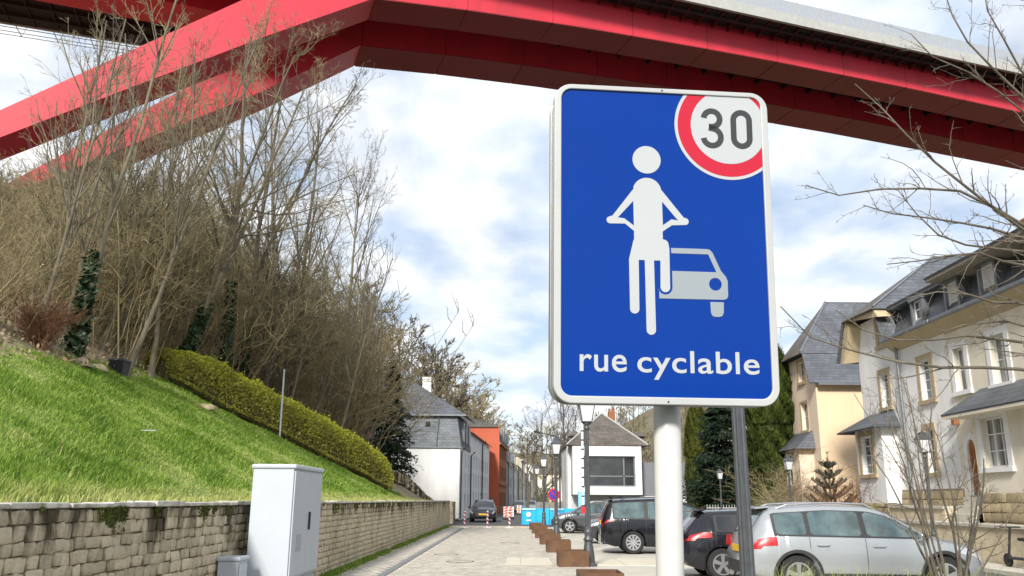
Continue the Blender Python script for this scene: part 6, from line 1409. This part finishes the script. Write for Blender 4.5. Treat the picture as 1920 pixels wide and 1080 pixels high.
# young monkey-puzzle-like pine in the garden
def young_pine(loc, h_, lb_):
    g = np.random.default_rng(44); r = empty('young_pine', loc, lb_, 'tree'); MB().tube([np.array(loc), np.array(loc) + [0, 0, h_]], [.07, .03], 7).build('trunk', bark_d, r); polys, rad, lf = [], [], []
    for w_ in range(7):
        z = h_*(.12 + .13*w_); L_ = (1.45 - .19*w_)
        for k in range(6):
            a = k*math.pi/3 + w_*.5; q = np.linspace(0, 1, 6); polys.append(np.stack([np.cos(a)*q*L_, np.sin(a)*q*L_, z + .55*q**1.6*L_], 1)); rad.append(np.linspace(.045, .05, 6))
    P_ = np.array(polys); bv, bf = tubes(P_, np.array(rad), 5); link('branches', arr_mesh('branches', bv, bf, bark_d), r)
    P2 = np.concatenate([P_, np.stack([np.zeros(6), np.zeros(6), np.linspace(.5, 1.08, 6)*h_], 1)[None]]); t = g.uniform(0, 1, (len(P2), 170)); f = t*5; i0 = np.clip(f.astype(int), 0, 4); fr = (f - i0)[..., None]; ai = np.arange(len(P2))[:, None]; c = (P2[ai, i0]*(1-fr) + P2[ai, i0+1]*fr).reshape(-1, 3); n = len(c)
    d1 = g.normal(0, .07, (n, 3)); d1[:, 2] += .05; sd_ = g.normal(0, .012, (n, 3)); V = np.stack([c, c + sd_, c + d1, c - sd_], 1); tag(tinted('needles', V, np.arange(n*4).reshape(-1, 4), fir_m, np.repeat(np.clip(g.normal(.6, .2, n), 0, 1), 4), r), kind='stuff')
young_pine((13.0, 34.6, .1), 3.25, 'young dark pine with upswept branches before the peach wall')
# bare shrubs
def shrub(loc, seed, n, h_, spread, m_, lb_, name='bare_shrub', tw=6, rmin=.0035, lean=0.0):
    V, F = brush(seed, n, h_, spread*.25, lean, rmin, tw, .45); r0 = np.clip(V[:, 2] / h_[1], 0, 1); V[:, 0] *= 1 + spread*r0; V[:, 1] *= 1 + spread*r0; V[:, 2] += .5
    r = empty(name, loc, lb_, 'shrub'); link('stems', arr_mesh('stems', V, F, m_), r); return r
twig_red = mat('twig_red', (0.22, 0.105, 0.055), .9, .3, 2); twig_pale = mat('twig_pale', (0.33, 0.27, 0.16), .9, .3, 2)
p = ground_at(28, 17.6); shrub(p, 201, 110, (.25, .5), .9, twig_red, 'round reddish brown twiggy shrub at the top of the lawn', tw=9)
shrub((13.6, 33.0, .1), 202, 70, (1.2, 2.2), 1.4, twig_red, 'reddish bare shrub behind the young pine', tw=8)
shrub((12.2, 38.2, .1), 203, 40, (1.4, 2.8), 1.2, twig_pale, 'pale bare shrub beneath the yew column', tw=8)
shrub((12.7, 36.3, .1), 204, 60, (.7, 1.5), 1.5, twig_pale, 'pale dry shrub left of the young pine', tw=8)
shrub((13.2, 40.5, .1), 206, 50, (1.4, 3.0), 1.2, twig, 'olive twiggy shrub below the fluted lamp post', tw=8)
column_tree((13.2, 31.2, .1), 1.3, .45, 2500, 'small yellow green evergreen bush at the white house corner', hedge_m, 9, 'evergreen_bush', .3)
for k, (x, y) in enumerate(((10.6, 72), (3.4, 78), (4.3, 120), (9.3, 130))): column_tree((x, y, 0), (1.8, 2.6, 3.2, 3.0)[k], (.9, 1.1, 1.5, 1.4)[k], 3000, ['round green bush beside the grey annex', 'round green bush left of the modern house wall', 'green garden bush far along the street', 'olive bush far along the street on the right'][k], thuja_m, 60 + k, 'green_bush', .3)
# multi-stem shrub in the long planter
def stem_shrub(loc, lb_):
    g = np.random.default_rng(77); n = 15; K_ = 7; a = np.linspace(0, 2*np.pi, n, endpoint=False) + g.normal(0, .25, n); p0 = np.stack([.16*np.cos(a), .12*np.sin(a), np.full(n, -.1)], 1); sp = g.uniform(.08, .55, n)
    d = np.stack([np.cos(a)*sp*1.25, np.sin(a)*sp*.6, np.ones(n)], 1); H_ = g.uniform(1.7, 3.2, n); pts = [p0]
    for k in range(K_-1): d = d/np.linalg.norm(d, axis=1, keepdims=True) + g.normal(0, .11, (n, 3)) + np.array([0, 0, .06]); pts.append(pts[-1] + d*(H_/(K_-1))[:, None])
    P0 = np.stack(pts, 1); R0 = g.uniform(.014, .024, n)[:, None]*np.linspace(1, .35, K_)[None]; P1, R1 = children(g, P0, R0, 5, (.25, .5), (25, 60), 5, .3, .1, .16, .004); P2, R2 = children(g, P1, R1, 4, (.25, .5), (25, 60), 4, .2, .06, .2, .003); P3, R3 = children(g, P2, R2, 2, (.3, .5), (25, 60), 3, .2, .05, .2, .0025)
    r = empty('stem_shrub', loc, lb_, 'shrub'); link('stems', arr_mesh('stems', *tubes(P0, R0, 6), bark_d, True), r); link('twigs', arr_mesh('twigs', *merge([tubes(P1, R1, 4), tubes(P2, R2), tubes(P3, R3)]), twig_d), r)
stem_shrub((6.35, 12.6, .36), 'multi stemmed bare shrub growing from the long planter before the silver car')
# dry grasses in the long planter
n = 900; X = np.concatenate([g.uniform(3.5, 5.4, n//2), g.uniform(5.6, 8.4, n//2)]); Y = g.uniform(12.1, 13.2, n)
tag(blades(X, Y, np.full(n, .35), g.uniform(.1, .55, n), np.full(n, .006), np.clip(g.normal(.85, .12, n), 0, 1), g, 'planter_grass', grass_m), 'dry thin grass growing in the long planter', 'grass', kind='stuff')
# ---------------------------------------------------------------- overhanging tree on the right
ot = empty('overhanging_tree', (6.7, 8.6, 0), 'bare tree with long thin branches reaching in over the houses', 'tree')
chains = [([(2230, 640), (2080, 500), (1920, 422), (1824, 360), (1707, 348), (1636, 354), (1549, 372), (1513, 347)], 8.2), ([(2230, 640), (2080, 540), (1940, 445), (1814, 354), (1707, 260), (1650, 200), (1604, 155)], 7.9),
    ([(2230, 700), (2080, 520), (1905, 442), (1824, 416), (1727, 409), (1680, 402), (1630, 393), (1618, 383)], 8.6), ([(2230, 700), (2080, 540), (1920, 474), (1785, 455), (1746, 429), (1710, 395), (1685, 357)], 8.9),
    ([(2230, 560), (2060, 330), (1920, 181), (1851, 113), (1806, 71), (1785, 30), (1768, -20)], 7.8), ([(2230, 560), (2060, 280), (1920, 130), (1883, 75), (1857, 29), (1840, -20)], 8.3), ([(2230, 600), (2060, 330), (1920, 211), (1832, 143), (1754, 107), (1705, 65)], 8.6),
    ([(2230, 860), (2080, 720), (1920, 692), (1815, 690), (1720, 690), (1642, 671), (1537, 642), (1462, 572)], 8.0), ([(2230, 840), (2080, 700), (1920, 640), (1800, 632), (1700, 640), (1642, 632), (1563, 582)], 8.7), ([(2230, 640), (2060, 480), (1920, 500), (1820, 470), (1740, 490), (1660, 495)], 8.4),
    ([(2230, 760), (2080, 620), (1920, 560), (1840, 570), (1780, 545), (1700, 560)], 8.1), ([(2230, 520), (2060, 200), (1960, 60), (1915, -30)], 8.5), ([(2230, 800), (2080, 700), (1930, 610), (1850, 600), (1770, 620)], 9.0)]
g = np.random.default_rng(31); P0 = []
for ch, d_ in chains:
    W_ = np.array([at(*q, d_ + .12*math.sin(i*1.3)) for i, q in enumerate(ch)]); W_[0] = np.array([6.7, 8.6, W_[0][2]*.9 + .2]) 
    s_ = np.r_[0, np.cumsum(np.linalg.norm(np.diff(W_, axis=0), axis=1))]; u = np.linspace(0, s_[-1], 12); P0.append(np.stack([np.interp(u, s_, W_[:, k]) for k in range(3)], 1))
P0 = np.array(P0) - np.array([6.7, 8.6, 0]); P0[:, 1:] += g.normal(0, .012, P0[:, 1:].shape); R0 = np.linspace(.03, .0055, 12)[None]*np.ones((len(P0), 1))
P1, R1 = children(g, P0, R0, 16, (.07, .22), (20, 60), 6, .3, .05, .16, .0028, rr=.5); P2, R2 = children(g, P1, R1, 5, (.12, .4), (25, 65), 4, .15, .05, .2, .0022); P3, R3 = children(g, P2, R2, 2, (.12, .3), (30, 70), 3, .2, .05, .2, .002)
MB().tube([np.array([6.7, 8.6, z]) + [.03*math.sin(z*2), .03*math.cos(z*3), 0] for z in np.linspace(-.1, 7.5, 12)], list(np.linspace(.13, .04, 12)), 9).build('trunk', bark, ot, smooth=True)
link('branches', arr_mesh('branches', *tubes(P0, R0, 5), bark_d, True), ot); link('twigs', arr_mesh('twigs', *merge([tubes(P1, R1, 4), tubes(P2, R2), tubes(P3, R3)]), twig_d), ot)
